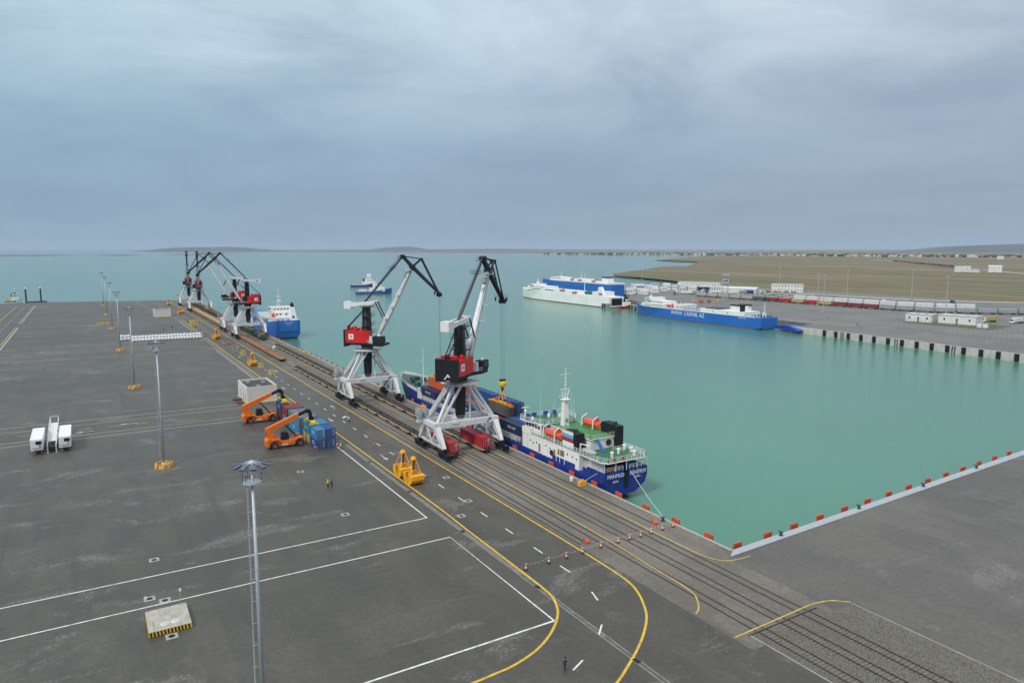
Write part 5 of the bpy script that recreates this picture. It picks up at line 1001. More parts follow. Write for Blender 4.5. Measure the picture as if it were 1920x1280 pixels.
# ---------------------------------------------------------------- traffic cones and tape
CN = [(57.3, 90.3), (61.8, 90.4), (65.4, 90.5), (68.8, 90.6), (72.9, 90.8), (76.7, 90.8), (79.3, 90.8), (81.8, 90.7), (84.4, 90.8), (87.3, 91.0), (89.9, 91.0)]
ordn = ('first', 'second', 'third', 'fourth', 'fifth', 'sixth', 'seventh', 'eighth', 'ninth', 'tenth', 'last')
cb_ = MB().b(-.3, .3, -.3, .3, 0, .12).mesh('base', black); co = [MB().lathe((0, 0, z), [(r0, 0), (r1, h)], 12).mesh(n, m) for n, z, r0, r1, h, m in (('cone_body', .12, .24, .2, .32, fredm), ('white_band', .44, .2, .15, .3, white), ('red_band', .74, .15, .1, .3, fredm), ('cone_tip', 1.04, .1, .06, .22, white))]
for i, (x, y) in enumerate(CN):
    t = thing('traffic_cone', f'red and white traffic cone, {ordn[i]} in the row counting from the road side', 'cone', (x, y, .03), 0, 'cones in a row across the crane tracks'); t.scale = (.82, .82, .84)
    for me in [cb_]+co: link(me.name.split('.')[0], me, t)
tp = MB()
for (x, y), (x2, y2) in zip(CN, CN[1:]):
    P_ = [Vector((x+(x2-x)*k/6, y+(y2-y)*k/6, 1.1-1.6*(k/6)*(1-k/6)*(1 if x < 70 else .6))) for k in range(7)]
    for a, b in zip(P_, P_[1:]): tp.beam(a, a.lerp(b, .62), .02, .09)
tag(tp.build('barrier_tape', mat('tape', (.55, .45, .42), .6)), 'sagging red and white tape strung between the traffic cones', 'tape')
# small things on the quay
t = thing('mooring_block', 'yellow-orange mooring bollard block on the quay edge beside the ship stern', 'bollard', (89.5, 118.3, 0)); MB().prism([(-.9, -.5), (.9, -.5), (1.0, 0), (.9, .5), (-.9, .5), (-1.0, 0)], 0, .95).build('block', yellow, t); MB().lathe((0, 0, .95), [(.3, 0), (.3, .2), (.45, .3)], 10).build('cap', yellow, t)
t = thing('white_drum', 'small white plastic drum on the quay beside the ship stern', 'drum', (89.4, 122, 0)); MB().lathe((0, 0, 0), [(.42, 0), (.45, .1), (.45, .85), (.38, .95)], 12).build('barrel', white, t); MB().lathe((0, 0, .95), [(.3, 0), (.3, .05)], 10).build('lid', grey, t)
for x, y, l in ((90.3, 204, 'yellow mooring bollard block on the quay beside the ship bow'), (90.6, 242, 'yellow mooring bollard block on the quay ahead of the ship bow'), (90.5, 345, 'distant yellow mooring bollard block on the quay beyond the wagons')):
    t = thing('mooring_block', l, 'bollard', (x, y, 0)); MB().prism([(-.9, -.5), (.9, -.5), (1.0, 0), (.9, .5), (-.9, .5), (-1.0, 0)], 0, 1.0).build('block', yellow, t); MB().lathe((0, 0, 1.0), [(.3, 0), (.3, .2), (.45, .3)], 10).build('cap', lemon, t)
# ---------------------------------------------------------------- far ship at the same quay
def mid_ship():
    t = thing('cargo_ship', 'bright blue ship with white stern deckhouse moored beyond the middle pair of cranes', 'ship', (105.6, 440, -4))
    MB().loft([sec6(*a) for a in [(0, 7.1, 11, 7.0, 3, 5.5, .6), (6, 7.2, 10.6, 7.2, 1.5, 6, -1), (25, 7.2, 8.4, 7.2, 0, 6.6, -2), (80, 7.2, 8.4, 7.2, 0, 6.6, -2), (97, 6, 9.5, 4.5, 0, 3.5, -2), (108, 2.6, 10.5, .6, 0, .3, -2), (111, .6, 10.8, .1, 2, .1, 1)]]).build('hull', skyhull, t)
    d = MB().b(-5.6, 5.6, -.35, -.05, 4.6, 10.9).build('stern_door', mat('stern_door_blue', (.02, .17, .55), .4, var=.06), t)
    lettering('COMPOSITOR', 1.1, XF((0, -.4, 9.6)), lw, t, sx=.8); lettering('BAKI', .8, XF((0, -.4, 8.4)), lw, t)
    h = MB().b(-6.8, 6.8, 6, 24, 8.4, 12.6).b(-6.2, 5.0, 11, 24, 12.6, 15.4).b(-6.6, 6.6, 17, 24, 15.4, 18.2).b(-7.2, 7.2, 18, 23, 18.2, 18.5).build('deckhouse', ship_white, t)
    windows(h, ('y', 5.97, 0), [(x, 10.8) for x in (-4.6, -2.2, 1.4, 4.2)], (1.2, 1.1)); windows(h, ('y', 10.97, 0), [(x, 14.2) for x in (-4.2, -2, 1.6)], (1.0, 1.0)); windows(h, ('x', -6.82, 0), [(9+2.4*i, 10.8) for i in range(6)], (.8, .8)); windows(h, ('x', -6.62, 0), [(18+1.3*i, 17.2) for i in range(4)], (1, .9)); windows(h, ('y', 16.97, 0), [(-4+2*i, 17) for i in range(5)], (1, .8))
    f = MB().loft([[(2.5, 3, 10.6), (6.2, 3, 10.6), (6.2, 9, 10.6), (2.5, 9, 10.6)], [(2.8, 5, 19), (5.2, 5, 19), (5.2, 8.5, 19), (2.8, 8.5, 19)]]).build('funnel', ship_white, t)
    MB().b(3.2, 4.9, 5.2, 8.2, 19, 20.6).b(3.5, 4.6, 5.6, 7.6, 20.6, 21.6).build('funnel_cap', black, f); MB().b(3.4, 4.6, 3.35, 3.45, 12.2, 13.6).build('window', glass, f)
    MB().tube((-1, 19, 18.5), (-1, 19, 30), .28, 8, .12).beam((-3, 19, 25), (1, 19, 25), .2).b(-2.2, .2, 18.4, 19.6, 21.5, 22.6).beam((-2.6, 19, 18.5), (-1, 19, 24), .2).build('mast', ship_white, t)
    lifeboat(t, (-6.2, 13.2, 13.6), 6.5); MB().rail([(-6.8, 6, 11), (-6.8, .2, 11.0), (6.8, .2, 11.0), (6.8, 6, 11)], 1.1, .05, 1.6, 3).build('railing', ship_white, t)
    MB().b(-5.5, 5.5, 30, 88, 8.4, 9.8).build('hatch', mat('hatch_grey', (.40, .42, .42), .6, var=.15), t); MB().b(-7.25, -7.19, 24, 60, 6.2, 6.5).build('side_stripe', white, t); return t
mid_ship()
# ---------------------------------------------------------------- terminal land, field, far shore
terminal = slab('ferry_terminal_ground', [(377.4, 40), (399.5, 300), (424, 303), (437, 465), (446, 500), (478, 560), (517, 600), (537, 695), (620, 742), (690, 722), (747, 645), (749, 560), (749, 40)], -9, 0, yardcon)
slab('quay_wall', [(376.6, 40), (398.9, 302), (399.9, 302), (377.6, 40)], -9, .15, mat('wall_concrete', (.47, .46, .42), .85, var=.16, scale=.35, dirt=((.22, .2, .17), .7, .5)))
FP = [(749.1, -3000), (749.1, 620), (757, 710), (810, 804), (866, 980), (889, 1083), (963, 1173), (1156, 1308), (1442, 1539), (1553, 1543), (2067, 1998), (2250, 2450), (2910, 2935), (3909, 3675), (4833, 4124), (5600, 5000), (38000, 26000), (38000, -3000)]
flat('field', FP, -1.2, fieldm)
farm = mat('far_ground', (.15, .145, .115), .95, var=.3, scale=.002)
flat('far_shore', [(1200, 15500), (4600, 8200), (5174, 7252), (4344, 4950), (4833, 4126), (5600, 5002), (38000, 26005), (38000, 38000), (3000, 38000)], -1.4, farm)
for i, (x0, x1, y0, y1) in enumerate(((-900, -18, 6450, 6640), (60, 430, 6570, 6380), (560, 1250, 7160, 7090))):
    mb = MB(); n = 12; rr = random.Random(i)
    secs = []
    for k in range(n+1): x = x0+(x1-x0)*k/n; y = y0+(y1-y0)*k/n; w = 40+rr.uniform(60, 220)*math.sin(math.pi*k/n); hh = (3.5+rr.uniform(0, 4.5))*math.sin(math.pi*(k+.2)/(n+.4)); secs.append([(x, y-w, ZW-.5), (x, y+w, ZW-.5), (x, y+w*.4, ZW+hh), (x, y-w*.5, ZW+hh*.8)])
    tag(mb.loft(secs).build('sandbar', mat('sandbar_earth', (.11, .10, .075), .95, var=.2, scale=.02)), kind='structure')
hillm = mat('hill_earth', (.07, .08, .085), .95, var=.2, scale=.001)
def hill(cx, cy, L, D, h, seed, rz):
    mb = MB(XF((cx, cy, -2), rz)); rr = random.Random(seed); n, m_ = 36, 10; vs = []
    ph = [rr.uniform(0, 6.28) for _ in range(4)]
    for i in range(n+1):
        for j in range(m_+1):
            u, v = i/n, j/m_; prof = max(0, math.sin(math.pi*u))**1.3*(.78+.14*math.sin(5*u+ph[0])+.08*math.sin(13*u+ph[1])); vs.append(((u-.5)*L, (v-.5)*D, h*prof*math.sin(math.pi*v)*(1+.08*math.sin(9*v+7*u+ph[2]))))
    mb.add(vs, [(i*(m_+1)+j, (i+1)*(m_+1)+j, (i+1)*(m_+1)+j+1, i*(m_+1)+j+1) for i in range(n) for j in range(m_)]); tag(mb.build('hill', hillm, None, True), kind='structure')
def polar(px, dist):      # a far point from its compass bearing
    a = R(31.208) + math.atan((px-960)/1330.0); return dist*math.sin(a), dist*math.cos(a)
x, y = polar(402, 16000); hill(x, y, 3100, 2500, 118, 1, R(-6.8)); x, y = polar(755, 17000); hill(x, y, 2100, 2000, 102, 2, R(-22)); x, y = polar(1960, 13500); hill(x, y, 4300, 2500, 185, 4, R(-68)); x, y = polar(900, 17500); hill(x, y, 9000, 1500, 62, 7, R(-30))
# the town beyond the bay: far too many to count
rr = random.Random(11); tw = {'white': MB(), 'tan': MB(), 'tree': MB()}
for i in range(2600):
    px = rr.uniform(1070, 1680) if rr.random() < .8 else rr.uniform(1000, 1920); d0 = 6300-(px-1060)*2.1 if px < 1660 else 5000; d = d0+abs(rr.gauss(0, 600)); x, y = polar(px, d)
    k = rr.random()
    if k < .36: s_ = rr.uniform(8, 17); tw['tree'].blob((x, y, 2+s_*.28), (s_, s_, s_*.55), 6, 4)
    else:
        w, dd, hh = rr.uniform(8, 26), rr.uniform(8, 16), rr.choice((4, 5, 6, 7, 9, 13)); q = tw['white' if k < .74 else 'tan']; a = rr.uniform(-.3, .3)-.4
        q.box((x, y, hh/2-1), (w, dd, hh), a); q.prism([(-w/2-.4, 0), (w/2+.4, 0), (0, dd*.18)], -dd/2, dd/2, 'y') if False else None
for k, m_ in (('white', mat('town_white', (.60, .60, .58), .8, var=.25, scale=.02)), ('tan', mat('town_tan', (.40, .30, .24), .8, var=.3, scale=.02)), ('tree', mat('town_trees', (.045, .075, .04), .9, var=.3, scale=.05))):
    tag(tw[k].build({'white': 'distant_white_houses', 'tan': 'distant_brown_houses', 'tree': 'distant_trees'}[k], m_), {'white': 'white houses of the distant town across the bay', 'tan': 'brown and pink houses of the distant town across the bay', 'tree': 'dark trees among the houses of the distant town'}[k], {'tree': 'trees'}.get(k, 'houses'), None, 'stuff')
x, y = polar(1271, 6000); t = thing('radio_mast', 'thin radio mast rising above the distant town', 'mast', (x, y, -1)); MB().tube((0, 0, 0), (0, 0, 95), 1.2, 6, .5).build('mast', mat('mast_red', (.35, .12, .1), .6), t); MB().b(-2, 2, -2, 2, 0, 6).build('base', concrete, t)
# roads on the plain
ribbon([(3265, 2015), (2612, 1487), (2126, 1057), (1686, 710), (1200, 330)], 12, -1.18, 'road', mat('dust_road', (.36, .34, .30), .9), None).parent = None
for o in COL.objects:
    if o.name == 'road' and o.parent is None: tag(o, kind='structure')
tag(ribbon([(660, 560), (700, 520), (707, 440), (712, 398), (735, 350), (770, 316), (830, 270)], 5, .02, 'service_road', mat('pale_road', (.62, .61, .57), .9), terminal), kind=None)
def rail_line(pts, step, fn):
    out = []; acc = 0
    P_ = [Vector((a, b, 0)) for a, b in spl(pts, 24)]
    nxt = step/2; s = 0
    for a, b in zip(P_, P_[1:]):
        L = (b-a).length
        while nxt <= s+L: k = (nxt-s)/L; d = (b-a).normalized(); out.append((a.lerp(b, k), math.atan2(-d.x, d.y))); nxt += step
        s += L
    return out
BX = {}
def boxcar(loc, rz, c, label, L=13.5, h=2.9, cat='wagon', grp='covered wagons at the ferry terminal', roof=True, name='covered_wagon'):
    t = thing(name, label, cat, (loc[0], loc[1], .02), rz, grp); k = (c, L, h); m = cmat(c, CC[c])
    if k not in BX:
        b1 = MB().b(-1.5, 1.5, -L/2+.4, L/2-.4, 1.2, 1.2+h).mesh('body', m); b2 = MB().prism([(-1.55, 1.2+h), (1.55, 1.2+h), (.9, 1.5+h), (-.9, 1.5+h)], -L/2+.35, L/2-.35, 'y').mesh('roof', mat('wagon_roof', (.40, .40, .38), .7, var=.2) if c not in ('white', 'beige', 'lgrey') else m)
        b3 = MB().b(-1.35, 1.35, -L/2, L/2, .75, 1.18); [b3.b(-1.1, 1.1, y-1.2, y+1.2, .1, .8) for y in (-L/2+2.2, L/2-2.2)]; b3 = b3.mesh('underframe', dark)
        b4 = MB().b(-1.54, -1.5, -1.2, 1.2, 1.3, 1.1+h).mesh('door', m); b5 = MB(); [b5.b(-1.55, -1.5, -L/2+.5+i*(L-1)/7-.05, -L/2+.5+i*(L-1)/7+.05, 1.2, 1.2+h) for i in range(8)]; b5 = b5.mesh('rib', m); BX[k] = (b1, b2, b3, b4, b5)
    for n_, me in zip(('body', 'roof', 'underframe', 'door', 'rib'), BX[k]): link(n_, me, t)
    return t
PA = [(562, 560), (568, 500), (572, 440), (573, 385), (576, 330), (586, 300), (612, 270), (650, 238), (700, 205), (760, 170)]
seqA = [('beige', 'cream covered wagon')]*5 + [('green', 'green covered wagon'), ('maroon', 'dark red wagon'), ('red', 'bright red wagon'), ('tan', 'yellow wagon'), ('red', 'red wagon'), ('tan', 'pale yellow wagon'), ('maroon', 'maroon wagon'), ('maroon', 'maroon wagon'), ('maroon', 'maroon wagon')] + [('lgrey', 'grey wagon')]*10
cnt = {}
tot = {k: sum(1 for a in seqA if a[1] == k) for _, k in seqA}
for (p_, rz_), (c, nm) in zip(rail_line(PA, 14.2, None)[1:], seqA):
    cnt[nm] = cnt.get(nm, 0)+1; boxcar((p_.x, p_.y), rz_, c, f'{nm} in the front train at the ferry terminal' + ('' if tot[nm] == 1 else f', {ordn[cnt[nm]-1]} such from the left'))
for i, (p_, rz_) in enumerate(rail_line([(x+11, y+6) for x, y in PA], 14.2, None)[9:20]): boxcar((p_.x, p_.y), rz_, 'white', f'tall white wagon in the second train, {ordn[i]} from the left', h=5.2, grp='white wagons of the second train')
for i, (p_, rz_) in enumerate(rail_line([(x+17, y+9) for x, y in PA], 14.2, None)[2:11]): boxcar((p_.x, p_.y), rz_, 'green' if i > 2 else 'teal', f'dark {"green" if i > 2 else "teal"} wagon in the rear train, {ordn[i]} from the left', grp='dark wagons of the rear train')
for a, o_ in ((0, 'front'), (11, 'second'), (17, 'rear')):
    for dx in (-.76, .76): ribbon([(x+a+dx, y+a*.55) for x, y in spl(PA, 6)], .2, .014, 'rail', railm, terminal)
    ribbon([(x+a, y+a*.55) for x, y in spl(PA, 6)], 3.4, .008, 'track_bed', mat('track_bed', (.15, .135, .115), .9, var=.2, scale=.3), terminal)
# far train on the plain
for i in range(26):
    k = i/26; x = 2750-k*800; y = 1615-k*660; boxcar((x, y), math.atan2(800, -660)+math.pi, ('maroon', 'navy', 'maroon', 'rust', 'grey', 'maroon')[i % 6], f'distant {("maroon", "navy", "maroon", "rust", "grey", "maroon")[i % 6]} wagon in the long train on the plain, {ORD[i]} from its far end', L=34, h=5, grp='distant train on the plain')
# ---------------------------------------------------------------- terminal buildings
def building(name, loc, rz, w, d, h, label, floors=1, wm=None, nw=6, flat_roof=True, cat='building', group=None):
    t = thing(name, label, cat, (loc[0], loc[1], 0), rz, group); m = wm or mat('building_white', (.66, .66, .63), .6, var=.07, dirt=((.4, .38, .33), .3, .3))
    MB().b(-w/2, w/2, -d/2, d/2, 0, h).build('wall', m, t)
    if flat_roof: r_ = MB().b(-w/2-.3, w/2+.3, -d/2-.3, d/2+.3, h, h+.35).build('roof', mat('flat_roof', (.48, .48, .47), .7, var=.15), t); MB().b(-w*.2, -w*.2+2, -1, 1, h+.35, h+1.3).b(w*.15, w*.15+1.5, -1, .5, h+.35, h+1.1).build('roof_unit', grey, r_)
    else: MB().prism([(-d/2-.4, h), (d/2+.4, h), (0, h+d*.13)], -w/2-.3, w/2+.3, 'x').build('roof', mat('shed_roof', (.56, .57, .57), .6, var=.1), t)
    for f in range(floors):
        for i in range(nw):
            x = -w/2+w*(i+.5)/nw; z = (f+.55)*h/floors; a = MB().b(x-.55, x+.55, -d/2-.05, -d/2+.02, z-.65, z+.65).build('window', glass, t)
    for i in range(max(2, round(nw*d/w))): n_ = max(2, round(nw*d/w)); y = -d/2+d*(i+.5)/n_; MB().b(-w/2-.05, -w/2+.02, y-.5, y+.5, h*.45, h*.45+1.2).build('window', glass, t)
    MB().b(-.7, .7, -d/2-.06, -d/2+.02, 0, 2.3).build('door', mat('door_grey', (.2, .22, .24), .5), t); return t
aq = R(-62)     # faces towards the camera, along the terminal road
building('office_block', (712, 545), R(-57), 35, 12, 9.2, 'white two-storey office block beside the rail yard', 2, nw=10)
building('terminal_hall', (716, 688), R(-63), 58, 14, 5.5, 'long low white terminal hall behind the lattice tower', 1, nw=14)
building('gatehouse', (600, 553), R(-42), 11, 9, 8.5, 'square white two-storey building in front of the terminal hall', 2, nw=4)
building('warehouse_shed', (652, 568), R(-68), 48, 16, 5.0, 'long pale shed with pitched roof beside the square white building', 1, nw=4, flat_roof=False)
building('site_building', (503, 273), R(-82), 17, 11, 5.2, 'left one of the two low white buildings behind the right-hand quay', 1, nw=3)
building('site_building', (511, 251), R(-82), 23, 13, 5.6, 'right one of the two low white buildings behind the right-hand quay', 1, nw=3)
building('far_depot', (1650, 815), R(-60), 30, 16, 13, 'white three-storey depot far off beside the railway', 3, nw=7); building('far_depot', (1640, 788), R(-60), 22, 12, 6, 'low white annex beside the far white depot', 1, nw=6); building('far_depot', (1682, 765), R(-60), 24, 18, 13, 'pale hall without many windows right of the far white depot', 1, nw=2, flat_roof=False)
building('far_house', (3780, 1700), R(-60), 26, 16, 15, 'lone white building far off on the right plain', 3, nw=4)
tb = thing('site_box', 'small white box cabin beside the right low white building', 'cabin', (495.5, 229.5, 0), R(-80)); MB().b(-3, 3, -1.3, 1.3, .2, 2.9).build('body', white, tb); MB().b(-3.1, 3.1, -1.4, 1.4, 2.9, 3.05).build('roof', grey, tb); MB().b(-.5, .5, -1.34, -1.29, .3, 2.3).build('door', grey, tb)
tag(slab('verge', [(486, 277), (520, 282), (524, 225), (489, 221)], .005, .12, mat('verge_grass', (.075, .10, .035), .95, var=.35, scale=.3, dirt=((.16, .13, .08), .5)), terminal))
def lorry(loc, rz, c, label):
    t = thing('parked_lorry', label, 'lorry', (loc[0], loc[1], 0), rz); m = cmat(c, CC[c])
    MB().b(-1.3, 1.3, -6, 5, 1.2, 3.9).build('cargo_box', m, t); MB().b(-1.2, 1.2, 5.3, 7.4, .7, 3.2).build('cab', white, t); MB().b(-1.1, 1.1, 7.38, 7.43, 1.9, 3.0).build('windscreen', glass, t); MB().b(-.6, .6, -6, 7, .7, 1.15).build('chassis', dark, t)
    for y in (-4.6, -3.3, 6.2): 
        for sx in (-1, 1): MB().tube((sx*1.05-.18, y, .5), (sx*1.05+.18, y, .5), .5, 12).build('wheel', rubber, t)
lorry((540, 246), R(80), 'tan', 'yellow lorry parked right of the low white buildings'); lorry((548, 232), R(85), 'white', 'white lorry parked right of the yellow one')
# portable cabins of the terminal
cabw = mat('portacabin', (.64, .64, .60), .6, var=.1, dirt=((.35, .33, .28), .3, .5)); rr = random.Random(5); k = 0
CB = [(521, 607, 9, 6), (532, 615, 10, 7), (544, 612, 12, 6), (537, 598, 8, 4), (556, 627, 10, 8), (566, 640, 11, 9), (575, 622, 9, 6), (586, 648, 9, 7), (597, 632, 8, 5), (605, 657, 9, 8), (616, 646, 8, 7), (624, 641, 8, 6), (545, 650, 9, 9), (560, 668, 10, 9), (580, 690, 9, 7), (600, 688, 9, 6), (594, 598, 7, 7), (528, 640, 8, 5), (540, 672, 9, 8)] + [(rr.uniform(525, 640), rr.uniform(605, 700), rr.uniform(7, 12), rr.choice((4, 5, 6.5, 8))) for _ in range(18)]
for i, (x, y, w, h) in enumerate(CB):
    bl = i in (4, 9, 12, 14); t = thing('portable_cabin', f'{"blue-panelled" if bl else "white"} portable cabin in the terminal cluster, {"tall" if h > 7 else "low" if h < 6 else "mid-height"}, {ORD[sorted(c[0] for c in CB).index(x)]} from the left', 'cabin', (x, y, 0), R(-50+rr.uniform(-14, 14)), 'portable cabins at the ferry terminal')
    MB().b(-w/2, w/2, -3, 3, .2, h).build('wall', cabw, t); MB().b(-w/2-.2, w/2+.2, -3.2, 3.2, h, h+.25).build('roof', white, t)
    for j in range(3): MB().b(-w/2+w*(j+.5)/3-.6, -w/2+w*(j+.5)/3+.6, -3.05, -2.98, h*.5, h*.5+1.2).build('window', glass, t)
    MB().b(-w/2+.3, w/2-.3, -3.08, -3.05, h*.72, h*.95).build('fascia', mat('fascia_blue', (.03, .17, .42), .5) if bl else cabw, t)
t = thing('blue_tank_row', 'row of dark blue covered trailers in front of the terminal hall', 'trailers', (648, 622, 0), R(-60)); [MB().b(-11+i*7.6, -4.4+i*7.6, -1.3, 1.3, .8, 4.2).build('trailer_body', cmat('navy' if i else 'blue', CC['navy' if i else 'blue']), t) for i in range(3)]
for i in range(3): MB().b(-10+i*7.6, -5+i*7.6, -1, 1, 0, .8).build('trailer_chassis', dark, t)
# parked cars, loose containers and a grass mound around the terminal
def car(x, y, rz, c, label):
    t = thing('parked_car', label, 'car', (x, y, 0), rz, 'cars parked by the white office block'); m = cmat(c, CC[c])
    MB().prism([(-2.2, .35), (2.2, .35), (2.2, .8), (1.3, .95), (.7, 1.45), (-1.0, 1.48), (-1.7, .98), (-2.2, .9)], -.85, .85, 'y').build('body', m, t); MB().prism([(1.15, .98), (.66, 1.38), (-.95, 1.4), (-1.5, 1.0)], -.87, .87, 'y').build('window', glass, t)
    for wx in (-1.35, 1.35): MB().tube((wx, -.88, .32), (wx, .88, .32), .32, 10).build('wheel', rubber, t)
cn = ('grey', 'white', 'navy', 'grey', 'white', 'maroon', 'grey', 'navy', 'white', 'grey', 'grey', 'white', 'navy', 'grey')
for i in range(14): car(687+i*1.45, 560-i*2.35, R(20), cn[i], f'{cn[i]} car in the row by the office block, {("first", "second", "third", "fourth", "fifth", "sixth", "seventh", "eighth", "ninth", "tenth", "eleventh", "twelfth", "thirteenth", "last")[i]} from the left')
for i, (x, y, c) in enumerate(((640, 488, 'tan'), (646, 481, 'tan'), (655, 470, 'tan'), (618, 500, 'teal'), (623, 492, 'blue'), (700, 352, 'blue'), (655, 392, 'white'), (493, 482, 'tan'), (500, 478, 'orange'), (508, 476, 'rust'), (516, 472, 'tan'), (575, 585, 'white'), (560, 575, 'grey'), (630, 600, 'white'), (670, 640, 'white'), (690, 625, 'lgrey'))): container(12.19 if i % 3 else 6.06, c, (x, y, .02), f'{c} container standing loose on the terminal yard, {("by the grass mound, left", "by the grass mound, middle", "by the grass mound, right", "left of the blue one", "right of the teal one", "beside the service road", "behind the white wagons", "behind the ferry funnel, left end", "behind the ferry funnel, second", "behind the ferry funnel, third", "behind the ferry funnel, right end", "right of the portable cabins", "near the square white building", "near the blue trailers", "near the terminal hall, left", "near the terminal hall, right")[i]}', 'loose containers on the terminal yard', R(-60+i*7 % 30))
mb = MB(); n = 14; vs = [(660+17*math.cos(i*math.tau/n), 462+26*math.sin(i*math.tau/n), .01) for i in range(n)] + [(662+9*math.cos(i*math.tau/n), 462+15*math.sin(i*math.tau/n), 1.6+random.uniform(-.3, .4)) for i in range(n)]; mb.add(vs, [(i, (i+1) % n, n+(i+1) % n, n+i) for i in range(n)] + [tuple(range(n, 2*n))]); tag(mb.build('grass_mound', MATS['verge_grass']), kind='structure')
for i in range(10): lorry((572+i*9.5, 586-i*5+rr.uniform(-4, 4)), R(rr.choice((25, 30, 118))), ('white', 'white', 'lgrey', 'blue', 'white')[i % 5], f'{("white", "white", "pale grey", "blue", "white")[i % 5]} lorry on the terminal yard, {("first", "second", "third", "fourth", "fifth", "sixth", "seventh", "eighth", "ninth", "last")[i]} of the parked line behind the blue ferry')
# lattice watch tower
t = thing('lattice_tower', 'grey lattice tower with a white cabin standing behind the blue ferry', 'tower', (534, 480, 0), R(-40)); mb = MB()
for sx in (-1, 1):
    for sy in (-1, 1): mb.beam((sx*2.6, sy*2.6, 0), (sx*2.6, sy*2.6, 25), .3)
for i in range(8):
    z = i*3.1
    for s_ in (-1, 1): mb.beam((-2.6, s_*2.6, z), (2.6, s_*2.6, z+3.1), .16).beam((s_*2.6, -2.6, z+3.1), (s_*2.6, 2.6, z), .16).beam((-2.6, s_*2.6, z+3.1), (2.6, s_*2.6, z+3.1), .18).beam((s_*2.6, -2.6, z+3.1), (s_*2.6, 2.6, z+3.1), .18)
mb.build('lattice', galv, t); MB().b(-2.4, 2.4, -2.4, 2.4, 18.0, 21.2).build('cabin', white, t); MB().b(-3.6, 3.6, -3.6, 3.6, 24.8, 25.2).rail([(-3.6, -3.6, 25.2), (3.6, -3.6, 25.2), (3.6, 3.6, 25.2), (-3.6, 3.6, 25.2), (-3.6, -3.6, 25.2)], 1.4, .08, 1.4, 3).build('platform', galv, t); MB().b(-2.0, 2.0, -2.45, -2.4, 19.2, 20.6).build('window', glass, t)
# terminal light masts, fences, quay fenders
def tmast(x, y, label, h=30): 
    t = thing('light_mast', label, 'light mast', (x, y, 0), 0, 'light masts of the ferry terminal'); MB().tube((0, 0, 0), (0, 0, h), .34, 8, .16).build('pole', galv, t); MB().lathe((0, 0, h-.6), [(.9, 0), (1.2, .3), (.9, .6)], 10).build('lamp_crown', galv, t); MB().b(-1, 1, -1, 1, 0, .8).build('base', mat('base_orange', (.5, .28, .08), .7), t)
for x, y, l in ((692, 541, 'light mast in front of the white office block'), (650.7, 428, 'light mast behind the cream and green wagons'), (705, 394, 'light mast beside the pale service road'), (560, 286, 'light mast just behind the low white buildings on the right'), (505, 352, 'light mast on the terminal yard, right of the blue ferry stern'), (565, 400, 'light mast rising in front of the red wagons'), (520, 700, 'light mast left of the portable cabins'), (640, 720, 'light mast behind the portable cabins'), (596, 760, 'thin light mast farthest behind the portable cabins')): tmast(x, y, l)
def fence(pts, label, h=2.3, step=3.0):
    t = thing('mesh_fence', label, 'fence', (pts[0][0], pts[0][1], 0)); mb = MB(); pm = None
    for a, b in zip(pts, pts[1:]):
        a = Vector((a[0]-pts[0][0], a[1]-pts[0][1], 0)); b = Vector((b[0]-pts[0][0], b[1]-pts[0][1], 0)); n = max(1, round((b-a).length/step))
        for i in range(n):
            if pm is None: pm = MB().b(-.07, .07, -.07, .07, 0, h).mesh('post', mat('fence_green', (.13, .17, .16), .6))
            link('post', pm, t).location = a.lerp(b, i/n)
        for z in (.3, h*.5, h-.1): mb.beam(a+Vector((0, 0, z)), b+Vector((0, 0, z)), .05)
    mb.build('wire_rail', MATS['fence_green'], t)
fence([(512, 425), (505, 340), (497, 287), (482, 226), (479, 185)], 'long mesh fence between the terminal yard and the rail tracks'); fence([(446, 258), (441, 226), (437, 175)], 'short mesh fence nearest to the right-hand quay edge', 1.6)
FD = [274.4, 266, 257.1, 248.4, 239.8, 230.9, 222.4, 213.7, 205.2, 196.7, 188.2, 179.5, 171.2, 162.7]
fp0 = None
for i, y in enumerate(FD):
    x = 373.2+.085*y; lab = f'black rubber fender panel on the right-hand quay wall, {("nearest to the blue ramp", "second", "third", "fourth", "fifth", "sixth", "seventh", "eighth", "ninth", "tenth", "eleventh", "twelfth", "thirteenth", "at the right edge of the picture")[i]}' + (' from the blue ramp' if 0 < i < 13 else '')
    if fp0 is None:
        fp0 = thing('wall_fender', lab, 'fender', (x, y, 0), R(-4.9), 'black fenders on the right-hand quay wall'); MB().b(-.45, -.1, -1.1, 1.1, -3.6, .1).build('panel', black, fp0); MB().tube((-.1, 0, -1.2), (.5, 0, -1.2), .6, 10).build('rubber_block', rubber, fp0)
    else: copy_tree(fp0, (x, y, 0), None, lab)
for i, y in enumerate((261.6, 226, 193.5)): t = thing('wall_ladder', f'dark pair of ladders on the right-hand quay wall, {("left", "middle", "right")[i]} one', 'ladder', (373.2+.085*y, y, 0), R(-4.9)); [MB().b(-.25, -.05, k-.28, k+.28, -3.9, .1).build('ladder', dark, t) for k in (-.7, .7)]
person(464, 319, 0, 'person in dark clothes on the terminal yard near the blue ramp', dkcloth, dkcloth, black, 0); person(439, 280, 0, 'person in dark clothes leaning on the terminal yard by the quay', dkcloth, dkcloth, black, 1); person(420.6, 265.5, 0, 'worker with a white helmet near the right-hand quay edge', dkcloth, dkcloth, helmw, 0)
ribbon([(430, 330), (437, 300), (441, 283)], 1.2, .012, m=pyel2, parent=terminal)
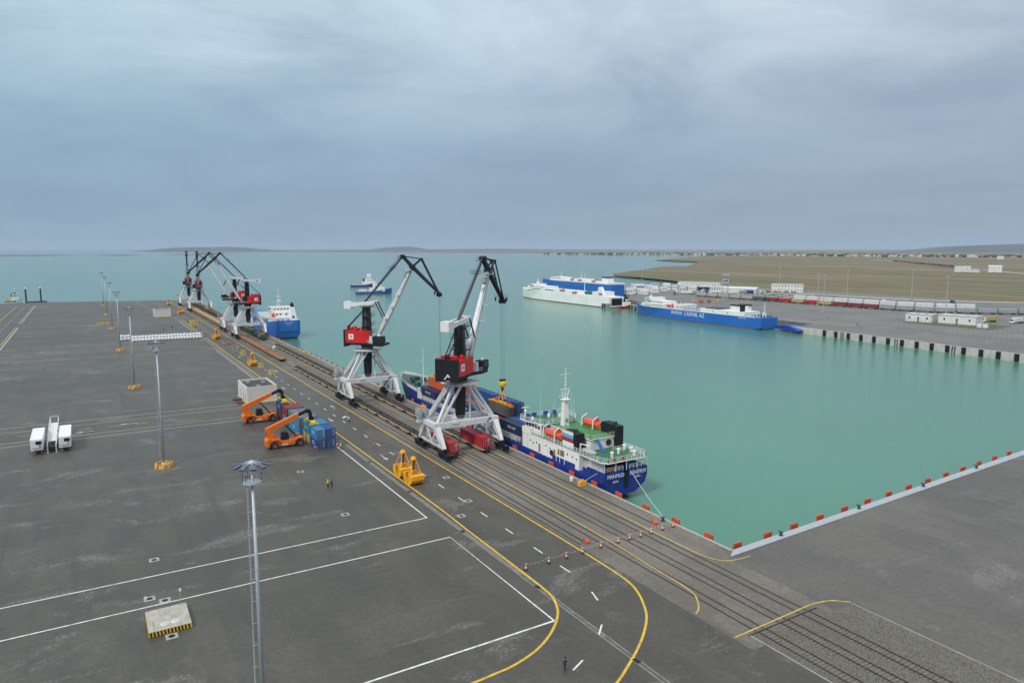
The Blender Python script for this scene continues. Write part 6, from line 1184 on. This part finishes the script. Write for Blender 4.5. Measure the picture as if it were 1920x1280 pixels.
# ---------------------------------------------------------------- ferries
def ferry(name, loc, rz, L, B, H_, hm, label):
    t = thing(name, label, 'ferry', (loc[0], loc[1], ZW), rz); b = B/2      # origin amidships-port at the stern, bow +Y
    MB().loft([sec6(*a) for a in [(0, b*.97, H_, b*.95, 1.5, b*.7, .4), (8, b, H_, b, 0, b*.85, -2), (L*.7, b, H_, b, 0, b*.9, -2), (L*.86, b*.86, H_+.2, b*.66, 0, b*.5, -2), (L*.95, b*.5, H_+.5, b*.25, 0, b*.15, -2), (L*.985, b*.22, H_+.7, .3, 0, .2, -2), (L, .5, H_+.9, .1, 2.5, .1, 2)]]).build('hull', hm, t)
    return t
fa = R(-.7)
f = ferry('ferry', (399.0, 318.5), fa, 137, 17, 8.2, skyhull, 'bright blue ferry lettered WWW. CASPAR. AZ berthed at the right-hand terminal')
lettering('WWW. CASPAR. AZ', 4.1, XF((-8.56, 69.5, 5.5), -math.pi/2), lw, f, sx=.95); lettering('MERCURI', 1.1, XF((-8.53, 16.5, 7.0), -math.pi/2), lw, f, sx=1.4); lettering('AKADEMIK', 1.0, XF((-7.0, 118.5, 7.2), -math.pi/2-.28), lw, f)
MB().b(-8.6, -8.5, 5, 112, 8.0, 8.45).build('rubbing_strake', ship_white, f)
d = MB().b(-8, 8, 96, 122, 8.2, 11.2).b(-7.5, 7.5, 98, 118, 11.2, 13.2).b(-8.6, 8.6, 112, 118, 13.2, 15.4).build('forward_house', ship_white, f); windows(d, ('x', -8.02, 0), [(98+2.2*i, 9.9) for i in range(10)], (1.1, .9)); windows(d, ('x', -7.52, 0), [(99+2.2*i, 12.3) for i in range(8)], (1.0, .8)); windows(d, ('x', -8.62, 0), [(112.8+1.3*i, 14.5) for i in range(4)], (1, .9))
MB().rail([(-8.3, 60, 8.3), (-8.3, 124, 8.4)], 1.2, .07, 2.2, 3).rail([(-8.3, 1, 8.3), (-8.3, 12, 8.3)], 1.2, .07, 2.0, 3).rail([(-8, 98, 13.2), (-8, 112, 13.2)], 1.2, .07, 2, 3).build('railing', ship_white, f)
lifeboat(f, (-7.4, 89.5, 10.6), 8.6); lifeboat(f, (7.2, 89.5, 10.6), 8.6)
d2 = MB().b(-8.2, 8, 76, 83, 8.2, 12).b(-7, 7, 84, 95, 8.2, 10).build('middle_house', ship_white, f); windows(d2, ('x', -8.22, 0), [(77.5, 10.4), (80.5, 10.4)], (1.2, 1.2), fredm, 'red_panel')
mb = MB()
for y in (58, 62, 66, 70, 73): mb.b(-7.6, -5.6, y, y+1.6, 8.2, 10.4+(y % 3)*.5)
mb.build('ventilators', mat('vent_pale', (.5, .5, .5), .6, var=.4), f)
d3 = MB().b(-8.1, 8.1, 15, 57, 8.2, 11.0).build('garage_house', ship_white, f); windows(d3, ('x', -8.12, 0), [(30, 9.6), (44, 9.6)], (.8, .8)); MB().b(-6, 6, 40, 54, 11, 11.6).build('deck_cover', dark, d3)
fu = MB().b(-6, -2.5, 21, 29.5, 11, 14.6).b(2.5, 6, 21, 29.5, 11, 14.6).build('funnel', ship_white, f); MB().b(-6.1, -2.4, 20.4, 29.8, 14.6, 15.5).b(-6.1, -2.4, 19.3, 20.6, 11, 15.5).b(2.4, 6.1, 20.4, 29.8, 14.6, 15.5).build('funnel_cap', black, fu)
MB().tube((0, 4.5, 8.2), (0, 4.5, 18.6), .3, 8, .12).b(-1.5, 1.5, 4, 5, 8.2, 11.5).beam((-2, 4.5, 15.5), (2, 4.5, 15.5), .2).build('stern_mast', ship_white, f); MB().tube((0, 120, 13), (0, 120, 20), .25, 8, .1).b(-1, 1, 119, 121, 13.2, 16.4).build('fore_mast', ship_white, f)
mb = MB(); [mb.lathe((x, y, 8.2), [(.6, 0), (.6, .9), (.4, 1.2)], 8) for x in (-5, -2, 2, 5) for y in (3, 8, 11)]; mb.build('deck_gear', dark, f)
f = ferry('ferry', (424.0, 511), R(-1.9), 174, 18, 10.2, whull, 'long white ferry berthed beyond the blue lettered one')
d = MB().b(-8.6, 8.6, 60, 150, 10.2, 12.6).b(-8, 8, 112, 150, 12.6, 14.8).b(-9.2, 9.2, 138, 145, 14.8, 16.6).b(-8.4, 8.4, 20, 60, 10.2, 11.0).build('superstructure', ship_white, f)
windows(d, ('x', -8.62, 0), [(96+2.0*i, 11.6) for i in range(9)] + [(122+2.2*i, 11.6) for i in range(9)], (1.7, .9)); windows(d, ('x', -8.02, 0), [(116+2.3*i, 13.8) for i in range(12)], (1.2, .8)); windows(d, ('x', -9.22, 0), [(139+1.6*i, 15.8) for i in range(4)], (1.2, 1))
lifeboat(d if False else f, (-8.8, 79, 13.0), 9); lifeboat(f, (-8.8, 57, 11.8), 8)
MB().b(-8.5, -2, 30, 40, 11.0, 13.6).build('green_cover', mat('tarp_green', (.03, .16, .09), .6), f); MB().b(-8.7, 8.7, 15, 27, 10.2, 14.2).build('aft_house', ship_white, f); MB().prism([(8, 10.2), (19, 10.2), (17, 19), (14, 19)], -8.9, -5.5, 'x').build('funnel', ship_white, f); MB().prism([(10.5, 11.4), (16, 11.4), (16, 13.2), (11.5, 13.2)], -8.95, -8.9, 'x').build('funnel_emblem', mat('emblem_red', (.45, .08, .12), .5), f)
MB().tube((0, 52, 12), (0, 52, 31), .35, 8, .15).build('tall_mast', ship_white, f); MB().tube((0, 141, 16), (0, 141, 24), .3, 8, .12).beam((-2.5, 141, 20), (2.5, 141, 20), .4).b(-1.2, 1.2, 140, 142, 16, 19).build('radar_mast', ship_white, f)
MB().b(-6, 6, -.35, .6, 2.5, 8.8).build('stern_opening', black, f); MB().rail([(-8.5, 110, 12.6), (-8.5, 60, 12.6)], 1.2, .07, 2.5, 3).rail([(-8.5, 1, 10.2), (-8.5, 15, 10.2)], 1.2, .07, 2.5, 3).build('railing', ship_white, f); MB().b(-9.06, -8.96, 6, 110, 6.6, 6.9).b(-9.06, -8.96, 6, 110, 4.4, 4.65).build('rubbing_strake', ship_white, f)
f = ferry('ferry', (502.5, 604), R(-5), 172, 18, 15.4, skyhull, 'blue ferry with white upper deck moored behind the white ferry'); d = MB().b(-8.8, 8.8, 6, 138, 15.4, 17.2).b(-8, 8, 112, 136, 17.2, 20).b(-8, 8, 60, 84, 17.2, 19.4).build('upper_deck', ship_white, f); windows(d, ('x', -8.02, 0), [(113.5+2.4*i, 18.8) for i in range(9)], (1.4, 1))
for y in (36, 66, 84): lifeboat(f, (-8.6, y, 18.2), 8)
MB().tube((0, 124, 20), (0, 124, 27), .35, 8, .15).tube((0, 76, 19), (0, 76, 27), .35, 8, .15).build('mast', ship_white, f); MB().b(-4, 4, 14, 26, 17.2, 22).build('funnel', ship_white, f); MB().b(-4.05, 4.05, 14, 26, 22, 23.4).build('funnel_cap', black, f)
mb = MB(); [mb.b(-9.08, -8.98, 60+i*9, 63+i*9, 8, 11) for i in range(4)]; mb.build('side_marking', mat('dull_blue', (.02, .08, .30), .5), f)
# linkspan, tugs, dolphins, small craft
t = thing('linkspan', 'blue steel linkspan ramp joining the blue ferry stern to the quay', 'ramp', (407, 313, -3.0), R(-28)); MB().prism([(-2, 0), (-2, 1.4), (6, 3.0), (14, 3.2), (24, 1.2), (24, 0)], -5, 5, 'x').build('span', mat('span_blue', (.015, .05, .34), .5), t) ; MB().rail([(-5, 0, 2), (-5, 12, 3.2), (-5, 22, 1.6)], 1.0, .08, 2, 2).build('railing', MATS['span_blue'], t)
t.rotation_euler[2] = R(160)
def tug(loc, rz, L, hm, label, hs=1.0, dk=None, cat='tug'):
    t = thing('tugboat', label, cat, (loc[0], loc[1], ZW), rz); b = L*.14
    MB().loft([sec6(*a) for a in [(-L/2, b*.85, 2.2, b*.8, 0, b*.5, -1), (-L*.1, b, 2.2, b, 0, b*.7, -1), (L*.12, b, 3.2, b*.95, 0, b*.6, -1), (L*.36, b*.7, 4.6, b*.4, 0, b*.3, -1), (L/2, .3, 5.4, .1, 1, .1, .5)]]).build('hull', hm, t)
    h = MB().b(-b*.85, b*.85, -L*.12, L*.3, 2.4, 6.0).b(-b*.65, b*.65, -L*.03, L*.22, 6.0, 8.4).b(-b*.55, b*.55, L*.03, L*.17, 8.2, 10.6*hs).build('deckhouse', ship_white, t)
    windows(h, ('x', -b*.65-.02, 0), [(L*.03+i*L*.05, 7.1) for i in range(4)], (1.1, .9)); windows(h, ('x', b*.65+.02, 0), [(L*.03+i*L*.05, 7.1) for i in range(4)], (1.1, .9)); windows(h, ('x', -b*.55-.02, 0), [(L*.06+i*L*.04, 9.6) for i in range(3)], (1, .9)); windows(h, ('x', b*.55+.02, 0), [(L*.06+i*L*.04, 9.6) for i in range(3)], (1, .9))
    MB().tube((0, L*.1, 10.6), (0, L*.1, 17), .2, 6, .08).beam((-1.5, L*.1, 14), (1.5, L*.1, 14), .15).build('mast', ship_white, t); MB().b(-b*.5, -b*.2, -L*.1, -L*.05, 6.0, 9.2).b(b*.2, b*.5, -L*.1, -L*.05, 6.0, 9.2).build('funnel', black, t)
    mb = MB(); [mb.tube((s_*b*1.0, y*L, 1.6), (s_*(b*1.0+.25), y*L, 1.6), .6, 8) for s_ in (-1, 1) for y in (-.45, -.36, -.27, -.18, -.08, .02, .1)]; mb.build('tyre_fenders', rubber, t); MB().b(-b*.7, b*.7, -L*.46, -L*.12, 2.2, 2.5).build('work_deck', mat('work_deck', (.45, .46, .46), .7), t)
    t.scale = (1, 1, 1.3) if L > 30 else (1, 1, 1)
    if dk: MB().b(-b*.5, b*.5, -L*.4, -L*.2, 2.5, 4.2).build('deck_cargo', dk, t)
    return t
tug((349, 985), R(-110), 44, hullmat('tug_blue', (.012, .05, .36)), 'dark blue supply vessel with tall white wheelhouse, rear one of the two offshore', 1.35); tug((303, 828), R(-108), 44, skyhull, 'bright blue supply vessel in front of the other one offshore', .95, mat('deck_cargo_white', (.6, .62, .64), .6))
tug((426, 501), R(-100), 15, mat('tug_red', (.45, .05, .03), .5), 'small red workboat between the two ferries', .8)
for x, y, l in ((414, 514, 'left'), (424.5, 488, 'middle'), (418.5, 473, 'right')): t = thing('concrete_dolphin', f'concrete mooring dolphin between the ferries, {l} one', 'dolphin', (x, y, ZW)); MB().b(-3, 3, -3, 3, -2, 4.4).build('block', concrete, t); [MB().b(-3.3, -3.02, k-1, k+1, .3, 4.2).build('rubber_panel', black, t) for k in (-1.6, 1.6)]
for x, y, l in ((-52.4, 870, 'left'), (-39.8, 872, 'right')): t = thing('mooring_pile', f'tall dark mooring pile with white cap beyond the apron, {l} one', 'pile', (x, y, ZW)); MB().tube((0, 0, -2), (0, 0, 14.4), .75, 12).build('pile', mat('pile_dark', (.03, .035, .045), .5), t); MB().lathe((0, 0, 14.4), [(.8, 0), (.8, .4), (.1, 1.5)], 12).build('cap', white, t)
t = thing('pontoon', 'dark floating pontoon between the two mooring piles', 'pontoon', (-43, 876, ZW)); MB().b(-9, 8, -2, 2, -.5, .9).build('deck', mat('pile_dark2', (.03, .05, .08), .6), t); MB().rail([(-9, -2, .9), (8, -2, .9)], 1, .06, 2, 2).build('railing', dark, t)
tug((-64, 880), R(-85), 16, white, 'small white and yellow pilot boat beyond the far left apron edge', .6, yellow, 'boat')
# ---------------------------------------------------------------- haze
def haze(dens):
    m = bpy.data.materials.new('haze_air'); m.use_nodes = True; t = m.node_tree; t.nodes.clear()
    v = nd(t, 'ShaderNodeVolumePrincipled', ins={'Color': (.64, .79, .96, 1), 'Density': dens, 'Anisotropy': .0}); t.links.new(v.outputs[0], nd(t, 'ShaderNodeOutputMaterial').inputs['Volume'])
    o = MB().b(-41000, 41000, -3500, 41000, -10, 260).build('haze', m); tag(o, 'pale grey-blue haze over the bay and the plain', 'haze', None, 'stuff')
haze(3e-5)
